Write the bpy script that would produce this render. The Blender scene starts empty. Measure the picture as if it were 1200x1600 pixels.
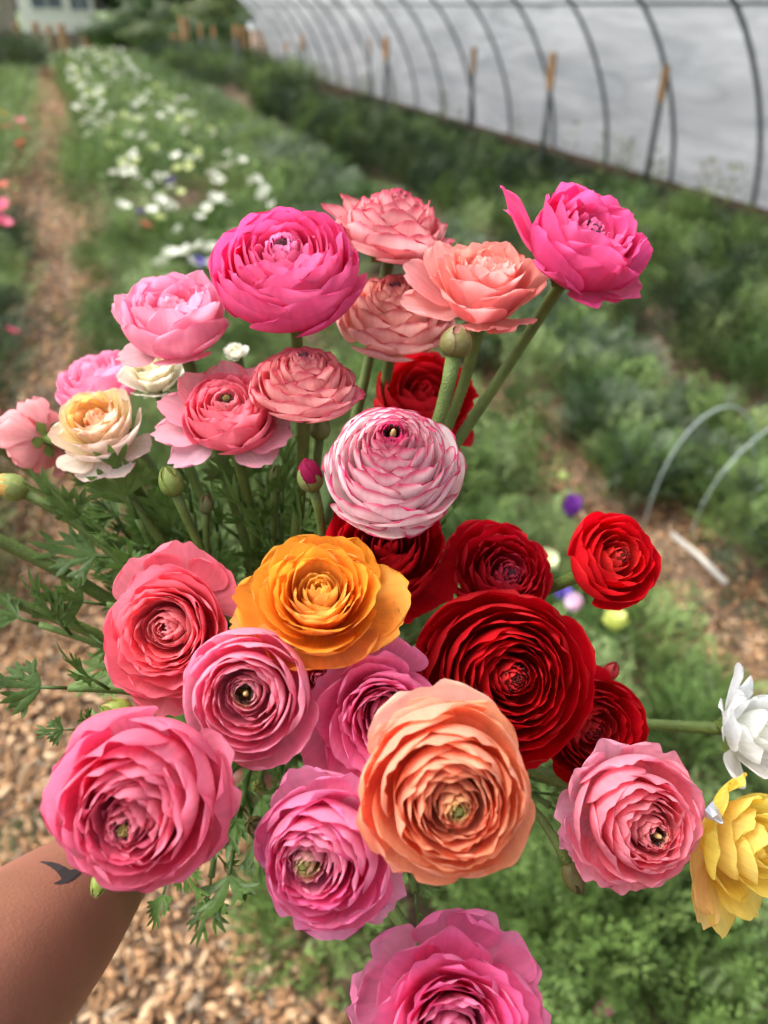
import bpy, math, random
import numpy as np
from mathutils import Vector, Matrix, Euler
from mathutils.bvhtree import BVHTree
R_=math.radians
random.seed(7); rng=np.random.default_rng(7)
S=bpy.context.scene; COL=S.collection
# ---------------------------------------------------------------- camera
H=1.65; F=1164.0; PITCH=R_(34.2); YAW=R_(19.6)
cd=bpy.data.cameras.new('camera'); cam=bpy.data.objects.new('camera',cd); COL.objects.link(cam)
cam.location=(0,0,H); cam.rotation_euler=(math.pi/2-PITCH,0,-YAW)
cd.sensor_fit='VERTICAL'; cd.sensor_height=24; cd.sensor_width=24; cd.lens=12*F/800; cd.clip_start=0.02; cd.clip_end=600
cd.dof.use_dof=True; cd.dof.focus_distance=0.365; cd.dof.aperture_fstop=cd.lens/4.6
S.camera=cam
S.render.resolution_x=768; S.render.resolution_y=1024
# ---------------------------------------------------------------- world, sun, exposure (overcast day)
SUN_EL=R_(58); SUN_AZ=R_(-60)
W=bpy.data.worlds.new('World'); S.world=W; W.use_nodes=True
nt=W.node_tree; bg=nt.nodes['Background']; sk=nt.nodes.new('ShaderNodeTexSky'); sk.sky_type='NISHITA'; sk.sun_disc=False
sk.sun_elevation=SUN_EL; sk.sun_rotation=SUN_AZ; sk.air_density=1.0; sk.dust_density=6.0; sk.ozone_density=0.6
hs_=nt.nodes.new('ShaderNodeHueSaturation'); hs_.inputs['Saturation'].default_value=.35; nt.links.new(sk.outputs[0],hs_.inputs['Color']); nt.links.new(hs_.outputs[0],bg.inputs[0]); bg.inputs[1].default_value=0.15
sl=bpy.data.lights.new('sun','SUN'); sl.energy=1.1; sl.angle=R_(40); sl.color=(1,.95,.87)
so=bpy.data.objects.new('sun',sl); COL.objects.link(so)
sd=Vector((math.sin(SUN_AZ)*math.cos(SUN_EL),math.cos(SUN_AZ)*math.cos(SUN_EL),math.sin(SUN_EL)))
so.rotation_euler=sd.to_track_quat('Z','Y').to_euler()
S.view_settings.view_transform='Standard'; S.view_settings.look='None'; S.view_settings.exposure=1.32; S.view_settings.gamma=1.0
S.cycles.diffuse_bounces=8; S.cycles.transmission_bounces=8; S.cycles.max_bounces=12
# ---------------------------------------------------------------- helpers
ROT=Euler((math.pi/2-PITCH,0,-YAW)).to_matrix(); CAMP=Vector((0,0,H))
def P(px,py,d): return CAMP+ROT@Vector(((px-600)/F*d,(800-py)/F*d,-d))
def D(x,y,z): return (ROT@Vector((x,y,z))).normalized()
def G(px,py,z=0):
    r=ROT@Vector((px-600,800-py,-F)); k=(z-H)/r.z; return CAMP+r*k
def s2l(c):
    c=np.asarray(c,float)/255; return np.where(c<=.04045,c/12.92,((c+.055)/1.055)**2.4)
def sm(x): x=np.clip(x,0,1); return x*x*(3-2*x)
def mesh(name,V,Fc,mat=None,parent=None,attrs=None,smooth=True,link=True):
    me=bpy.data.meshes.new(name); V=np.asarray(V,dtype=np.float32)
    if isinstance(Fc,np.ndarray):
        k=Fc.shape[1]; n=len(Fc)
        me.vertices.add(len(V)); me.vertices.foreach_set('co',V.ravel())
        me.loops.add(n*k); me.loops.foreach_set('vertex_index',Fc.astype(np.int32).ravel())
        me.polygons.add(n); me.polygons.foreach_set('loop_start',np.arange(0,n*k,k,dtype=np.int32))
        me.polygons.foreach_set('loop_total',np.full(n,k,dtype=np.int32)); me.update(calc_edges=True)
    else: me.from_pydata(V.tolist(),[],[list(f) for f in Fc]); me.update()
    if smooth: me.polygons.foreach_set('use_smooth',np.ones(len(me.polygons),dtype=bool))
    if attrs:
        for k,a in attrs.items():
            a=np.asarray(a,dtype=np.float32)
            if k=='puv':
                at=me.attributes.new(k,'FLOAT_VECTOR','POINT'); at.data.foreach_set('vector',a.ravel())
            else:
                at=me.color_attributes.new(k,'FLOAT_COLOR','POINT')
                a4=np.ones((len(V),4),dtype=np.float32); a4[:,:3]=a; at.data.foreach_set('color',a4.ravel())
    if mat: me.materials.append(mat)
    me.validate()
    if not link: return me
    o=bpy.data.objects.new(name,me); COL.objects.link(o)
    if parent: o.parent=parent
    return o
def tag(o,label=None,cat=None,group=None,kind=None):
    if label: o['label']=label
    if cat: o['category']=cat
    if group: o['group']=group
    if kind: o['kind']=kind
    return o
def empty(name,loc,M3=None):
    o=bpy.data.objects.new(name,None); COL.objects.link(o); o.empty_display_size=.02
    m=(M3.to_4x4() if M3 else Matrix.Identity(4)); m.translation=Vector(loc); o.matrix_world=m; return o
class MB:
    def __init__(s): s.V=[]; s.F=[]; s.C=[]; s.n=0
    def add(s,V,Fc,c=(1,1,1)):
        V=np.asarray(V,float); s.V.append(V); s.F+= [tuple(int(i)+s.n for i in f) for f in Fc]
        c=np.asarray(c,float); s.C.append(np.tile(c,(len(V),1)) if c.ndim==1 else c); s.n+=len(V); return s
    def box(s,c,d,col=(1,1,1),rz=0):
        x,y,z=[q/2 for q in d]; v=np.array([(a*x,b*y,e*z) for e in(-1,1) for b in(-1,1) for a in(-1,1)])
        cz,sz=math.cos(rz),math.sin(rz); v=v@np.array([[cz,sz,0],[-sz,cz,0],[0,0,1]])+np.array(c)
        return s.add(v,[(0,2,3,1),(4,5,7,6),(0,1,5,4),(2,6,7,3),(0,4,6,2),(1,3,7,5)],col)
    def tube(s,pts,rad,seg=8,col=(1,1,1),cap=True):
        V,Fc=tube(pts,rad,seg,cap); return s.add(V,Fc,col)
    def build(s,name,mat=None,parent=None,smooth=True):
        return mesh(name,np.vstack(s.V),s.F,mat,parent,{'Col':np.vstack(s.C)},smooth)
def tube(pts,rad,seg=8,cap=True):
    pts=[Vector(p) for p in pts]; n=len(pts)
    if not hasattr(rad,'__len__'): rad=[rad]*n
    V=[];up=None
    for i in range(n):
        t=(pts[min(i+1,n-1)]-pts[max(i-1,0)]).normalized()
        if up is None: up=t.orthogonal().normalized()
        up=(up-t*up.dot(t)).normalized(); b=t.cross(up)
        for k in range(seg):
            a=2*math.pi*k/seg; V.append(pts[i]+(up*math.cos(a)+b*math.sin(a))*rad[i])
    Fc=[(i*seg+k,i*seg+(k+1)%seg,(i+1)*seg+(k+1)%seg,(i+1)*seg+k) for i in range(n-1) for k in range(seg)]
    if cap: Fc+=[tuple(range(seg))[::-1],tuple((n-1)*seg+k for k in range(seg))]
    return np.array([tuple(v) for v in V]),Fc
def bez(a,b,c,d,n): 
    return [a*(1-t)**3+b*3*t*(1-t)**2+c*3*t*t*(1-t)+d*t**3 for t in [i/(n-1) for i in range(n)]]
# ---------------------------------------------------------------- materials
def newmat(name,fn):
    m=bpy.data.materials.new(name); m.use_nodes=True; n=m.node_tree; n.nodes.clear()
    o=n.nodes.new('ShaderNodeOutputMaterial'); fn(n,lambda t,**k:_nd(n,t,k),o); return m
def _nd(n,t,k):
    x=n.nodes.new(t)
    for a,b in k.items():
        if a.startswith('i_'): x.inputs[a[2:].replace('_',' ')].default_value=b
        else: setattr(x,a,b)
    return x
def attrmat(name,rough=.6,trans=.0,spec=.35,noise=0,nscale=30,bump=0,bscale=200,sheen=0,coat=0,detail=4):
    def fn(n,N,o):
        L=n.links.new; a=N('ShaderNodeAttribute',attribute_name='Col'); c=a.outputs['Color']
        if noise:
            t=N('ShaderNodeTexCoord'); z=N('ShaderNodeTexNoise',i_Scale=nscale,i_Detail=detail); L(t.outputs['Object'],z.inputs['Vector'])
            r=N('ShaderNodeMapRange'); r.inputs[1].default_value=.25; r.inputs[2].default_value=.75; r.inputs[3].default_value=1-noise; r.inputs[4].default_value=1+noise; L(z.outputs[0],r.inputs[0])
            m=N('ShaderNodeVectorMath',operation='SCALE'); L(c,m.inputs[0]); L(r.outputs[0],m.inputs['Scale']); c=m.outputs[0]
        p=N('ShaderNodeBsdfPrincipled'); L(c,p.inputs['Base Color']); p.inputs['Roughness'].default_value=rough; p.inputs['Specular IOR Level'].default_value=spec
        p.inputs['Sheen Weight'].default_value=sheen
        out=p.outputs[0]
        if bump:
            t2=N('ShaderNodeTexCoord'); z2=N('ShaderNodeTexNoise',i_Scale=bscale,i_Detail=5); L(t2.outputs['Object'],z2.inputs['Vector'])
            b=N('ShaderNodeBump',i_Strength=bump); b.inputs['Distance'].default_value=.002; L(z2.outputs[0],b.inputs['Height']); L(b.outputs[0],p.inputs['Normal'])
        if trans:
            tr=N('ShaderNodeBsdfTranslucent'); L(c,tr.inputs[0]); mx=N('ShaderNodeMixShader'); mx.inputs[0].default_value=trans
            L(out,mx.inputs[1]); L(tr.outputs[0],mx.inputs[2]); out=mx.outputs[0]
        L(out,o.inputs[0])
    return newmat(name,fn)
def petal_fn(n,N,o):
    L=n.links.new
    a=N('ShaderNodeAttribute',attribute_name='Col'); b=N('ShaderNodeAttribute',attribute_name='Back'); q=N('ShaderNodeAttribute',attribute_name='puv')
    g=N('ShaderNodeNewGeometry'); mc=N('ShaderNodeMix',data_type='RGBA'); L(g.outputs['Backfacing'],mc.inputs[0]); L(a.outputs['Color'],mc.inputs[6]); L(b.outputs['Color'],mc.inputs[7])
    mp=N('ShaderNodeVectorMath',operation='MULTIPLY'); mp.inputs[1].default_value=(15,1.0,40); L(q.outputs['Vector'],mp.inputs[0])
    z=N('ShaderNodeTexNoise',i_Scale=1.0,i_Detail=3.5,i_Roughness=.55); L(mp.outputs[0],z.inputs['Vector'])
    r=N('ShaderNodeMapRange'); r.inputs[1].default_value=.25; r.inputs[2].default_value=.75; r.inputs[3].default_value=.87; r.inputs[4].default_value=1.10; L(z.outputs[0],r.inputs[0])
    mp2=N('ShaderNodeVectorMath',operation='MULTIPLY'); mp2.inputs[1].default_value=(2.2,2.6,9); L(q.outputs['Vector'],mp2.inputs[0])
    z2=N('ShaderNodeTexNoise',i_Scale=1.0,i_Detail=3); L(mp2.outputs[0],z2.inputs['Vector'])
    r2=N('ShaderNodeMapRange'); r2.inputs[1].default_value=.3; r2.inputs[2].default_value=.7; r2.inputs[3].default_value=.87; r2.inputs[4].default_value=1.10; L(z2.outputs[0],r2.inputs[0])
    mu=N('ShaderNodeMath',operation='MULTIPLY'); L(r.outputs[0],mu.inputs[0]); L(r2.outputs[0],mu.inputs[1])
    sc=N('ShaderNodeVectorMath',operation='SCALE'); L(mc.outputs[2],sc.inputs[0]); L(mu.outputs[0],sc.inputs['Scale'])
    bp=N('ShaderNodeBump',i_Strength=.6); bp.inputs['Distance'].default_value=.0006; L(z.outputs[0],bp.inputs['Height'])
    p=N('ShaderNodeBsdfPrincipled'); L(sc.outputs[0],p.inputs['Base Color']); p.inputs['Roughness'].default_value=.5; p.inputs['Specular IOR Level'].default_value=.15
    L(bp.outputs[0],p.inputs['Normal'])
    t=N('ShaderNodeBsdfTranslucent'); L(sc.outputs[0],t.inputs[0]); mx=N('ShaderNodeMixShader'); mx.inputs[0].default_value=.58
    L(p.outputs[0],mx.inputs[1]); L(t.outputs[0],mx.inputs[2]); L(mx.outputs[0],o.inputs[0])
M_PETAL=newmat('petal',petal_fn)
M_STEM=attrmat('stem',.5,.08,.4,.25,90,.5,900)
M_LEAF=attrmat('leaf',.45,.3,.4,.2,120,.3,400)
M_BED=attrmat('bed_leaf',.55,.3,.3)
M_CENTRE=attrmat('flower_centre',.6,.0,.3)
M_WOOD=attrmat('wood',.8,0,.2,.3,25,.6,60)
M_CHIP=attrmat('chip',.85,0,.15)
M_PAINT=attrmat('paint',.6,0,.3,.1,3)
M_BLOOM=attrmat('bed_bloom',.5,.3,.2)
M_SKIN=None
# ---------------------------------------------------------------- ground
def ground_fn(n,N,o):
    L=n.links.new; t=N('ShaderNodeTexCoord')
    v=N('ShaderNodeTexVoronoi',i_Scale=55.0); L(t.outputs['Object'],v.inputs['Vector'])
    z=N('ShaderNodeTexNoise',i_Scale=3.0,i_Detail=8); L(t.outputs['Object'],z.inputs['Vector'])
    cr=N('ShaderNodeValToRGB'); e=cr.color_ramp.elements; e[0].position=.2; e[0].color=(.085,.05,.03,1); e[1].position=.8; e[1].color=(.30,.19,.11,1)
    L(v.outputs['Color'],cr.inputs[0])
    mx=N('ShaderNodeMix',data_type='RGBA'); L(z.outputs[0],mx.inputs[0]); mx.inputs[6].default_value=(.08,.05,.032,1); L(cr.outputs[0],mx.inputs[7])
    # grass beyond the tunnel
    sp=N('ShaderNodeSeparateXYZ'); L(t.outputs['Object'],sp.inputs[0]); mr=N('ShaderNodeMapRange'); mr.inputs[1].default_value=27; mr.inputs[2].default_value=31; L(sp.outputs[1],mr.inputs[0])
    z3=N('ShaderNodeTexNoise',i_Scale=1.2,i_Detail=6); L(t.outputs['Object'],z3.inputs['Vector'])
    g=N('ShaderNodeValToRGB'); e=g.color_ramp.elements; e[0].position=.3; e[0].color=(.06,.10,.03,1); e[1].position=.75; e[1].color=(.16,.22,.08,1); L(z3.outputs[0],g.inputs[0])
    m2=N('ShaderNodeMix',data_type='RGBA'); L(mr.outputs[0],m2.inputs[0]); L(mx.outputs[2],m2.inputs[6]); L(g.outputs[0],m2.inputs[7])
    b=N('ShaderNodeBump',i_Strength=.8); b.inputs['Distance'].default_value=.01; L(v.outputs['Distance'],b.inputs['Height'])
    p=N('ShaderNodeBsdfPrincipled',i_Roughness=.9); L(m2.outputs[2],p.inputs['Base Color']); L(b.outputs[0],p.inputs['Normal']); L(p.outputs[0],o.inputs[0])
M_GROUND=newmat('ground',ground_fn)
gx=np.concatenate([[-200,-60,-20],np.linspace(-6,8,57),[20,60,200]]); gy=np.concatenate([[-60,-10],np.linspace(-2,34,100),[45,70,120,300]])
GX,GY=np.meshgrid(gx,gy,indexing='ij'); GZ=np.zeros_like(GX)
def bedh(x):   # gentle mounding of the planted beds
    h=0
    for a,b in((-2.4,-.8),(.05,1.15),(1.75,2.3),(2.7,4.6)): h=h+.05*sm((x-a+.08)/.16)*sm((b+.08-x)/.16)
    return h
GZ=bedh(GX)*(GY<30)+.008*np.sin(GX*7.1+GY*3)*np.cos(GY*5.3)
nx,ny=len(gx),len(gy); I=np.arange(nx*ny).reshape(nx,ny)
tag(mesh('ground',np.stack([GX,GY,GZ],-1).reshape(-1,3),np.stack([I[:-1,:-1],I[1:,:-1],I[1:,1:],I[:-1,1:]],-1).reshape(-1,4),M_GROUND),kind='structure')
# wood chips covering the paths (uncountable)
def chips(name,X0,X1,Y0,Y1,n,smin,smax,label):
    x=rng.uniform(X0,X1,n); y=rng.uniform(Y0,Y1,n); x+=.05*np.sin(y*4); z=bedh(x)+rng.uniform(.002,.022,n)
    l=rng.uniform(smin,smax,n)*.5; w=l*rng.uniform(.14,.5,n); t=np.minimum(l*.12,.0025)
    a=rng.uniform(0,math.pi*2,n); p1=rng.normal(0,.35,n); p2=rng.normal(0,.35,n)
    ex=np.stack([np.cos(a)*np.cos(p1),np.sin(a)*np.cos(p1),np.sin(p1)],-1); ey=np.stack([-np.sin(a)*np.cos(p2),np.cos(a)*np.cos(p2),np.sin(p2)],-1); ez=np.cross(ex,ey)
    tpl=np.array([(-1,-.6,-1),(.8,-1,-1),(1,.7,-1),(-.7,1,-1),(-1,-.6,1),(.8,-1,1),(1,.7,1),(-.7,1,1)],float)
    tp=tpl[None]+rng.normal(0,.15,(n,8,3))
    V=(np.stack([x,y,z],-1)[:,None]+ex[:,None]*tp[...,0:1]*l[:,None,None]+ey[:,None]*tp[...,1:2]*w[:,None,None]+ez[:,None]*tp[...,2:3]*t[:,None,None]).reshape(-1,3)
    Fq=np.array([(0,3,2,1),(4,5,6,7),(0,1,5,4),(1,2,6,5),(2,3,7,6),(3,0,4,7)]); Fc=(Fq[None]+np.arange(n)[:,None,None]*8).reshape(-1,4)
    pal=s2l([(206,174,140),(174,140,108),(142,112,86),(222,198,166),(104,80,62),(162,150,134),(190,152,116)]); c=pal[rng.choice(7,n,p=[.24,.26,.15,.10,.07,.06,.12])]*(rng.uniform(.45,.9,(n,1))*np.array([1.06,.97,.88]) if smax<.05 else rng.uniform(.65,1.0,(n,1))*np.array([1.05,.97,.88]))
    tag(mesh(name,V,Fc,M_CHIP,None,{'Col':np.repeat(c,8,0)},False),label,'wood chips',None,'stuff')
chips('wood_chips',-1.05,.12,.2,3.2,22000,.010,.044,'tan wood chip mulch on the near left path')
chips('wood_chips',-1.0,-.02,3.2,30,16000,.02,.065,'tan wood chip mulch on the far left path')
chips('wood_chips',1.1,1.85,.3,3.4,12000,.010,.044,'tan wood chip mulch on the path right of the bouquet')
chips('wood_chips',1.15,1.7,3.4,16,4000,.03,.09,'tan wood chip mulch running up beside the white flower bed')
chips('wood_chips',2.25,2.68,1.2,14,4500,.02,.07,'tan wood chip mulch on the narrow path before the tall crop')
chips('wood_chips',5.0,5.42,3,14,1500,.03,.08,'reddish mulch along the foot of the plastic wall')
# ---------------------------------------------------------------- bed foliage (uncountable)
def frond(nl,spread,cut):    # feathery compound leaf template: length 1 along +y, arching in z
    V=[];Fc=[]
    def leaflet(b,d,l,w):
        d=Vector(d).normalized(); s=Vector((-d.y,d.x,0)); up=Vector((0,0,.12*l)); b=Vector(b); i=len(V)
        V.extend([b,b+d*l*.5+s*w+up,b+d*l,b+d*l*.5-s*w+up]); Fc.append((i,i+3,i+2,i+1))
    def y2p(t): return (0,t,.35*math.sin(t*2.2)-.1*t)
    i=len(V); V.extend([Vector((-.008,0,0)),Vector((.008,0,0)),Vector((.006,.8,y2p(.8)[2])),Vector((-.006,.8,y2p(.8)[2]))]); Fc.append((i,i+1,i+2,i+3))
    for k in range(nl):
        t=.28+.72*k/(nl-1); L=spread*(1.05-t*.62)
        for sd in(-1,1):
            b=Vector(y2p(t)); d=Vector((sd,.55,0)).normalized()
            for j in range(cut):
                q=(j+.6)/cut; bb=b+d*L*q*.75; ang=(-.8,0.1,.9)[j%3]*sd
                dd=Vector((d.x*math.cos(ang)-d.y*math.sin(ang),d.x*math.sin(ang)+d.y*math.cos(ang),0))
                leaflet(bb,dd,L*.5,L*.11)
            leaflet(b+d*L*.6,d,L*.55,L*.12)
    leaflet(y2p(.92),(0,1,0),.22,.05)
    return np.array([tuple(v) for v in V]),np.array(Fc)
FR=[frond(5,.42,3),frond(4,.5,2),frond(3,.35,1)]
def fronds(pos,az,el,size,col,tpl):
    TV,TF=tpl; n=len(pos); ca,sa=np.cos(az),np.sin(az); ce,se=np.cos(el),np.sin(el)
    fy=np.stack([ca*ce,sa*ce,se],-1); fx=np.stack([-sa,ca,np.zeros(n)],-1); roll=rng.normal(0,.4,n)
    fz=np.cross(fx,fy); fx2=fx*np.cos(roll)[:,None]+fz*np.sin(roll)[:,None]; fz=np.cross(fx2,fy); fx=fx2; sg=np.sign(fz[:,2:3]); sg[sg==0]=1; fz=fz*sg
    V=pos[:,None]+size[:,None,None]*(fx[:,None]*TV[None,:,0:1]+fy[:,None]*TV[None,:,1:2]+fz[:,None]*TV[None,:,2:3])
    Fc=(TF[None]+np.arange(n)[:,None,None]*len(TV)).reshape(-1,4)
    lc=np.repeat(col,len(TV),0); lc=lc*(1+.18*rng.normal(0,1,(len(lc)//4,1)).repeat(4,0)[:len(lc)] if len(lc)%4==0 else 1)
    return V.reshape(-1,3),Fc,np.clip(lc,.002,1)
def bed(name,X0,X1,Y0,Y1,dens,size,hgt,pal,label,ti=0,clump=.16,seed=0,cat='plants',elev=(.35,1.25)):
    # leaves grow in rosettes (clumps) with gaps between
    area=(X1-X0)*(Y1-Y0); nc=max(3,int(area/(clump*clump*1.1))); cx=rng.uniform(X0,X1,nc); cy=rng.uniform(Y0,Y1,nc)
    n=int(area*dens); k=rng.integers(0,nc,n); ch=rng.uniform(.65,1.15,nc)*hgt; hf=rng.beta(1.6,1.3,n)
    r=rng.uniform(0,1,n)**.6*clump*.75; a=rng.uniform(0,2*math.pi,n)
    x=cx[k]+r*np.cos(a); y=cy[k]+r*np.sin(a); z=bedh(x)*(y<30)+ch[k]*hf*(1-.35*(r/clump)**2)
    el=rng.uniform(elev[0],elev[1],n); pal=s2l(pal); pc=pal[rng.integers(0,len(pal),nc)]; c=pc[k]*rng.uniform(.65,1.25,(n,1))
    V,Fc,C=fronds(np.stack([x,y,z],-1),a+rng.normal(0,.5,n),el,size*rng.uniform(.6,1.3,n),c,FR[ti])
    return tag(mesh(name,V,Fc,M_BED,None,{'Col':C},False),label,cat,None,'stuff')
PG=[(100,126,64),(86,112,56),(116,140,78),(72,98,50),(128,148,94)]      # fresh parsley green
PD=[(54,72,44),(44,62,38),(62,80,50),(72,86,50)]                       # dark green
PB=[(100,116,90),(84,104,74),(116,130,106),(72,96,58)]                    # grey green
bed('flower_bed_foliage',.02,1.24,.2,2.2,3900,.088,.25,PG,'ferny green anemone leaves beneath the bouquet',0,.17)
bed('flower_bed_foliage',-.12,1.38,2.0,6.5,1300,.12,.29,PG,'ferny green leaves in the middle of the flower bed',1,.2)
bed('flower_bed_foliage',-.22,1.5,6.5,30,420,.24,.3,PG,'green leaves of the flower bed far up the row',2,.4)
bed('flower_bed_foliage',-2.3,-.60,2.0,7,950,.13,.3,PD+PG,'green leaves of the bed at the left edge',1,.22)
bed('flower_bed_foliage',-3.2,-.86,7,22,260,.26,.32,PG,'green leaves of the far left bed',2,.4)
bed('ground_cover',1.60,2.42,1.9,3.5,2400,.10,.22,PB+PG,'grey green low seedlings right of the mulch path',0,.14)
bed('ground_cover',1.80,2.42,.7,1.9,2400,.10,.20,PB+PG,'grey green seedlings beside the pale hoops',0,.14)
bed('ground_cover',1.62,2.45,3.5,30,700,.17,.22,PB+PG,'grey green low crop between two mulch paths',1,.25)
bed('tall_crop',2.55,4.3,1.0,6,1100,.14,.30,PD+PG,'dark green bushy crop at the right edge',1,.18,elev=(.7,1.4))
bed('tall_crop',2.65,3.65,6,14,1200,.15,.42,PD+PG[:1],'tall dark green crop before the plastic wall',1,.2,elev=(.8,1.45))
bed('tall_crop',3.65,4.7,6,14,900,.14,.22,PD+PG[:1],'lower dark green crop between the tall crop and the plastic wall',1,.2,elev=(.7,1.4))
bed('tall_crop',2.5,4.2,14,30,420,.28,.52,PD+PG[:1],'tall dark green crop far along the tunnel',2,.6)
bed('ground_cover',4.2,5.2,2.5,16,520,.13,.09,PD+PB,'low dark weeds between crop and plastic wall',1,.22)
bed('crop_row',-9,-1.2,24,30,160,.45,.55,PD,'dark green crop row across the end of the field',2,.8)
bed('grass_tufts',5.3,5.45,5,24,40,.30,.2,[(120,140,80),(140,150,90)],'pale upright weeds at the foot of the plastic wall',2,.18,elev=(1.0,1.5))
bed('path_weeds',-.75,0.02,2.2,5,35,.12,.09,PD+PG,'green weeds creeping over the left mulch path',1,.3)
bed('path_weeds',1.25,1.7,.9,5,220,.08,.06,PD+PG,'sparse weeds on the mulch path right of the bouquet',0,.25)
bed('path_weeds',-.95,-.45,.9,2.3,70,.08,.06,PD,'sparse dark weeds on the near left mulch',0,.2)

# ---------------------------------------------------------------- polytunnel wall
XB=5.62; SP=1.19; prof=[(XB,0.0),(5.60,.35),(XB-.13,.78),(XB-.36,1.25),(XB-.66,1.65),(XB-1.1,2.02),(XB-1.65,2.25),(XB-2.3,2.33)]
def pint(n):
    a=np.array(prof); s=np.linspace(0,len(a)-1,n); return np.stack([np.interp(s,range(len(a)),a[:,0]),np.interp(s,range(len(a)),a[:,1])],-1)
PR=pint(40)
PR=np.stack([np.convolve(np.pad(PR[:,i],3,'edge'),np.ones(7)/7,'valid') for i in(0,1)],-1); PR[0]=(XB,-.02)
ribY=[1.146*4.96+SP*k for k in range(-3,18)]
tun=empty('polytunnel',(XB,ribY[0],0)); tag(tun,'long hoop house wall of cloudy white plastic film over dark curved ribs','polytunnel')
def film_fn(n,N,o):
    L=n.links.new; t=N('ShaderNodeTexCoord'); mp=N('ShaderNodeMapping'); mp.inputs['Scale'].default_value=(1,.45,2.4); L(t.outputs['Object'],mp.inputs[0])
    z=N('ShaderNodeTexNoise',i_Scale=1.3,i_Detail=10,i_Roughness=.66,i_Distortion=1.1); L(mp.outputs[0],z.inputs['Vector'])
    c=N('ShaderNodeValToRGB'); e=c.color_ramp.elements; e[0].position=.34; e[0].color=(.54,.57,.58,1); e[1].position=.66; e[1].color=(.88,.90,.90,1); L(z.outputs[0],c.inputs[0])  # wispy reflections and blurred background painted into the film colour as noise
    b=N('ShaderNodeBump',i_Strength=1.0); b.inputs['Distance'].default_value=.12; L(z.outputs[0],b.inputs['Height'])
    p=N('ShaderNodeBsdfPrincipled',i_Roughness=.22); L(c.outputs[0],p.inputs['Base Color']); L(b.outputs[0],p.inputs['Normal'])
    tr=N('ShaderNodeBsdfTranslucent'); L(c.outputs[0],tr.inputs[0]); mx=N('ShaderNodeMixShader'); mx.inputs[0].default_value=.5
    L(p.outputs[0],mx.inputs[1]); L(tr.outputs[0],mx.inputs[2]); L(mx.outputs[0],o.inputs[0])
M_FILM=newmat('film',film_fn)
ny=520; ys=np.linspace(ribY[0]-.3,ribY[-1],ny); V=[]
for y in ys:
    ph=((y-ribY[0])/SP)%1; sag=.05*math.sin(ph*math.pi)
    w=.014*np.sin(PR[:,1]*9+y*1.7)+.012*np.sin(PR[:,1]*4-y*3.1)+.006*np.sin(PR[:,1]*23+y*5.3+2*np.sin(y*1.3))+.005*np.sin(PR[:,1]*31-y*8.1+3*np.sin(y*.7))
    V.append(np.stack([PR[:,0]+.035-sag+w*.6,np.full(40,y),PR[:,1]+.01*(PR[:,1]>1.6)+w*.2*(PR[:,1]>.3)],-1))
V=np.vstack(V); I=np.arange(ny*40).reshape(ny,40)
tunM=Matrix.Translation(tun.location).inverted()
def child_world(o,p): o.parent=p; o.matrix_parent_inverse=p.matrix_world.inverted(); return o
child_world(mesh('plastic_film',V,np.stack([I[:-1,:-1],I[1:,:-1],I[1:,1:],I[:-1,1:]],-1).reshape(-1,4),M_FILM),tun)
M_STEEL=attrmat('galvanised',.5,0,.5,.15,20)
RIBC=s2l((84,94,96))
for y in ribY:
    m=MB(); m.tube([(p[0],y,p[1]) for p in PR[::2]],.021,8,RIBC); child_world(m.build('rib',M_STEEL),tun)
m=MB(); m.tube([(XB-.72,y,1.665) for y in np.linspace(ribY[0]-.3,ribY[-1],40)],.014,8,s2l((96,108,108))); child_world(m.build('purlin',M_STEEL),tun)
m=MB(); m.box((XB-.03,(ribY[0]+ribY[-1])/2,.07),(.04,ribY[-1]-ribY[0],.14),s2l((92,70,58))); child_world(m.build('baseboard',M_WOOD),tun)
# garden stakes
def stake(top,X,Y,zw,r,label,cw=(160,124,84),lean=0):
    t=empty('garden_stake',(X,Y,0)); tag(t,label,'stake','wood topped stakes in the tall crop')
    m=MB(); m.tube([(0,0,-.2),(lean*.5,0,zw*.5),(lean,0,zw)],r,8,s2l((38,46,44))); m.build('shaft',M_STEEL,t)
    m=MB(); m.box((lean,0,(zw+top)/2+.001),(r*1.9,r*1.9,top-zw),s2l(cw),.5); m.build('wooden_top',M_WOOD,t,False)
def stpx(x,yt,yw,X,lab,r=.026,lean=0):
    r0=ROT@Vector((x-600,800-yt,-F)); k=X/r0.x; Y=r0.y*k; zt=H+r0.z*k; r1=ROT@Vector((x-600,800-yw,-F)); k1=math.hypot(X,Y)/math.hypot(r1.x,r1.y); stake(zt,X,Y,H+r1.z*k1,r,lab,lean=lean)
stpx(865,82,140,4.25,'dark garden stake with a pale wooden top, between two ribs above the magenta flower')
stpx(1042,102,160,4.9,'dark garden stake with a wooden top nearest the right edge')
stpx(741,74,114,4.9,'dark garden stake with wooden top, above the top pink flower')
stpx(603,58,92,4.0,'thick dark garden stake rising from the crop left of the others',.032)
stpx(577,60,84,4.9,'slim pale topped stake just left of the thick dark one',.018)
stpx(471,52,78,4.2,'short dark stake far along the tall crop row',.03)
stpx(446,66,80,4.1,'small distant stake near the far end of the plastic wall',.03)
for i,(x,y,lab) in enumerate([(312,36,'distant wooden stake against the dark tree, leftmost of the trio'),(333,40,'distant wooden stake, middle of the trio against the tree'),(367,38,'distant wooden stake, rightmost of the trio against the tree')]):
    stpx(x,y,58,3.4,lab,.035)
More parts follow.
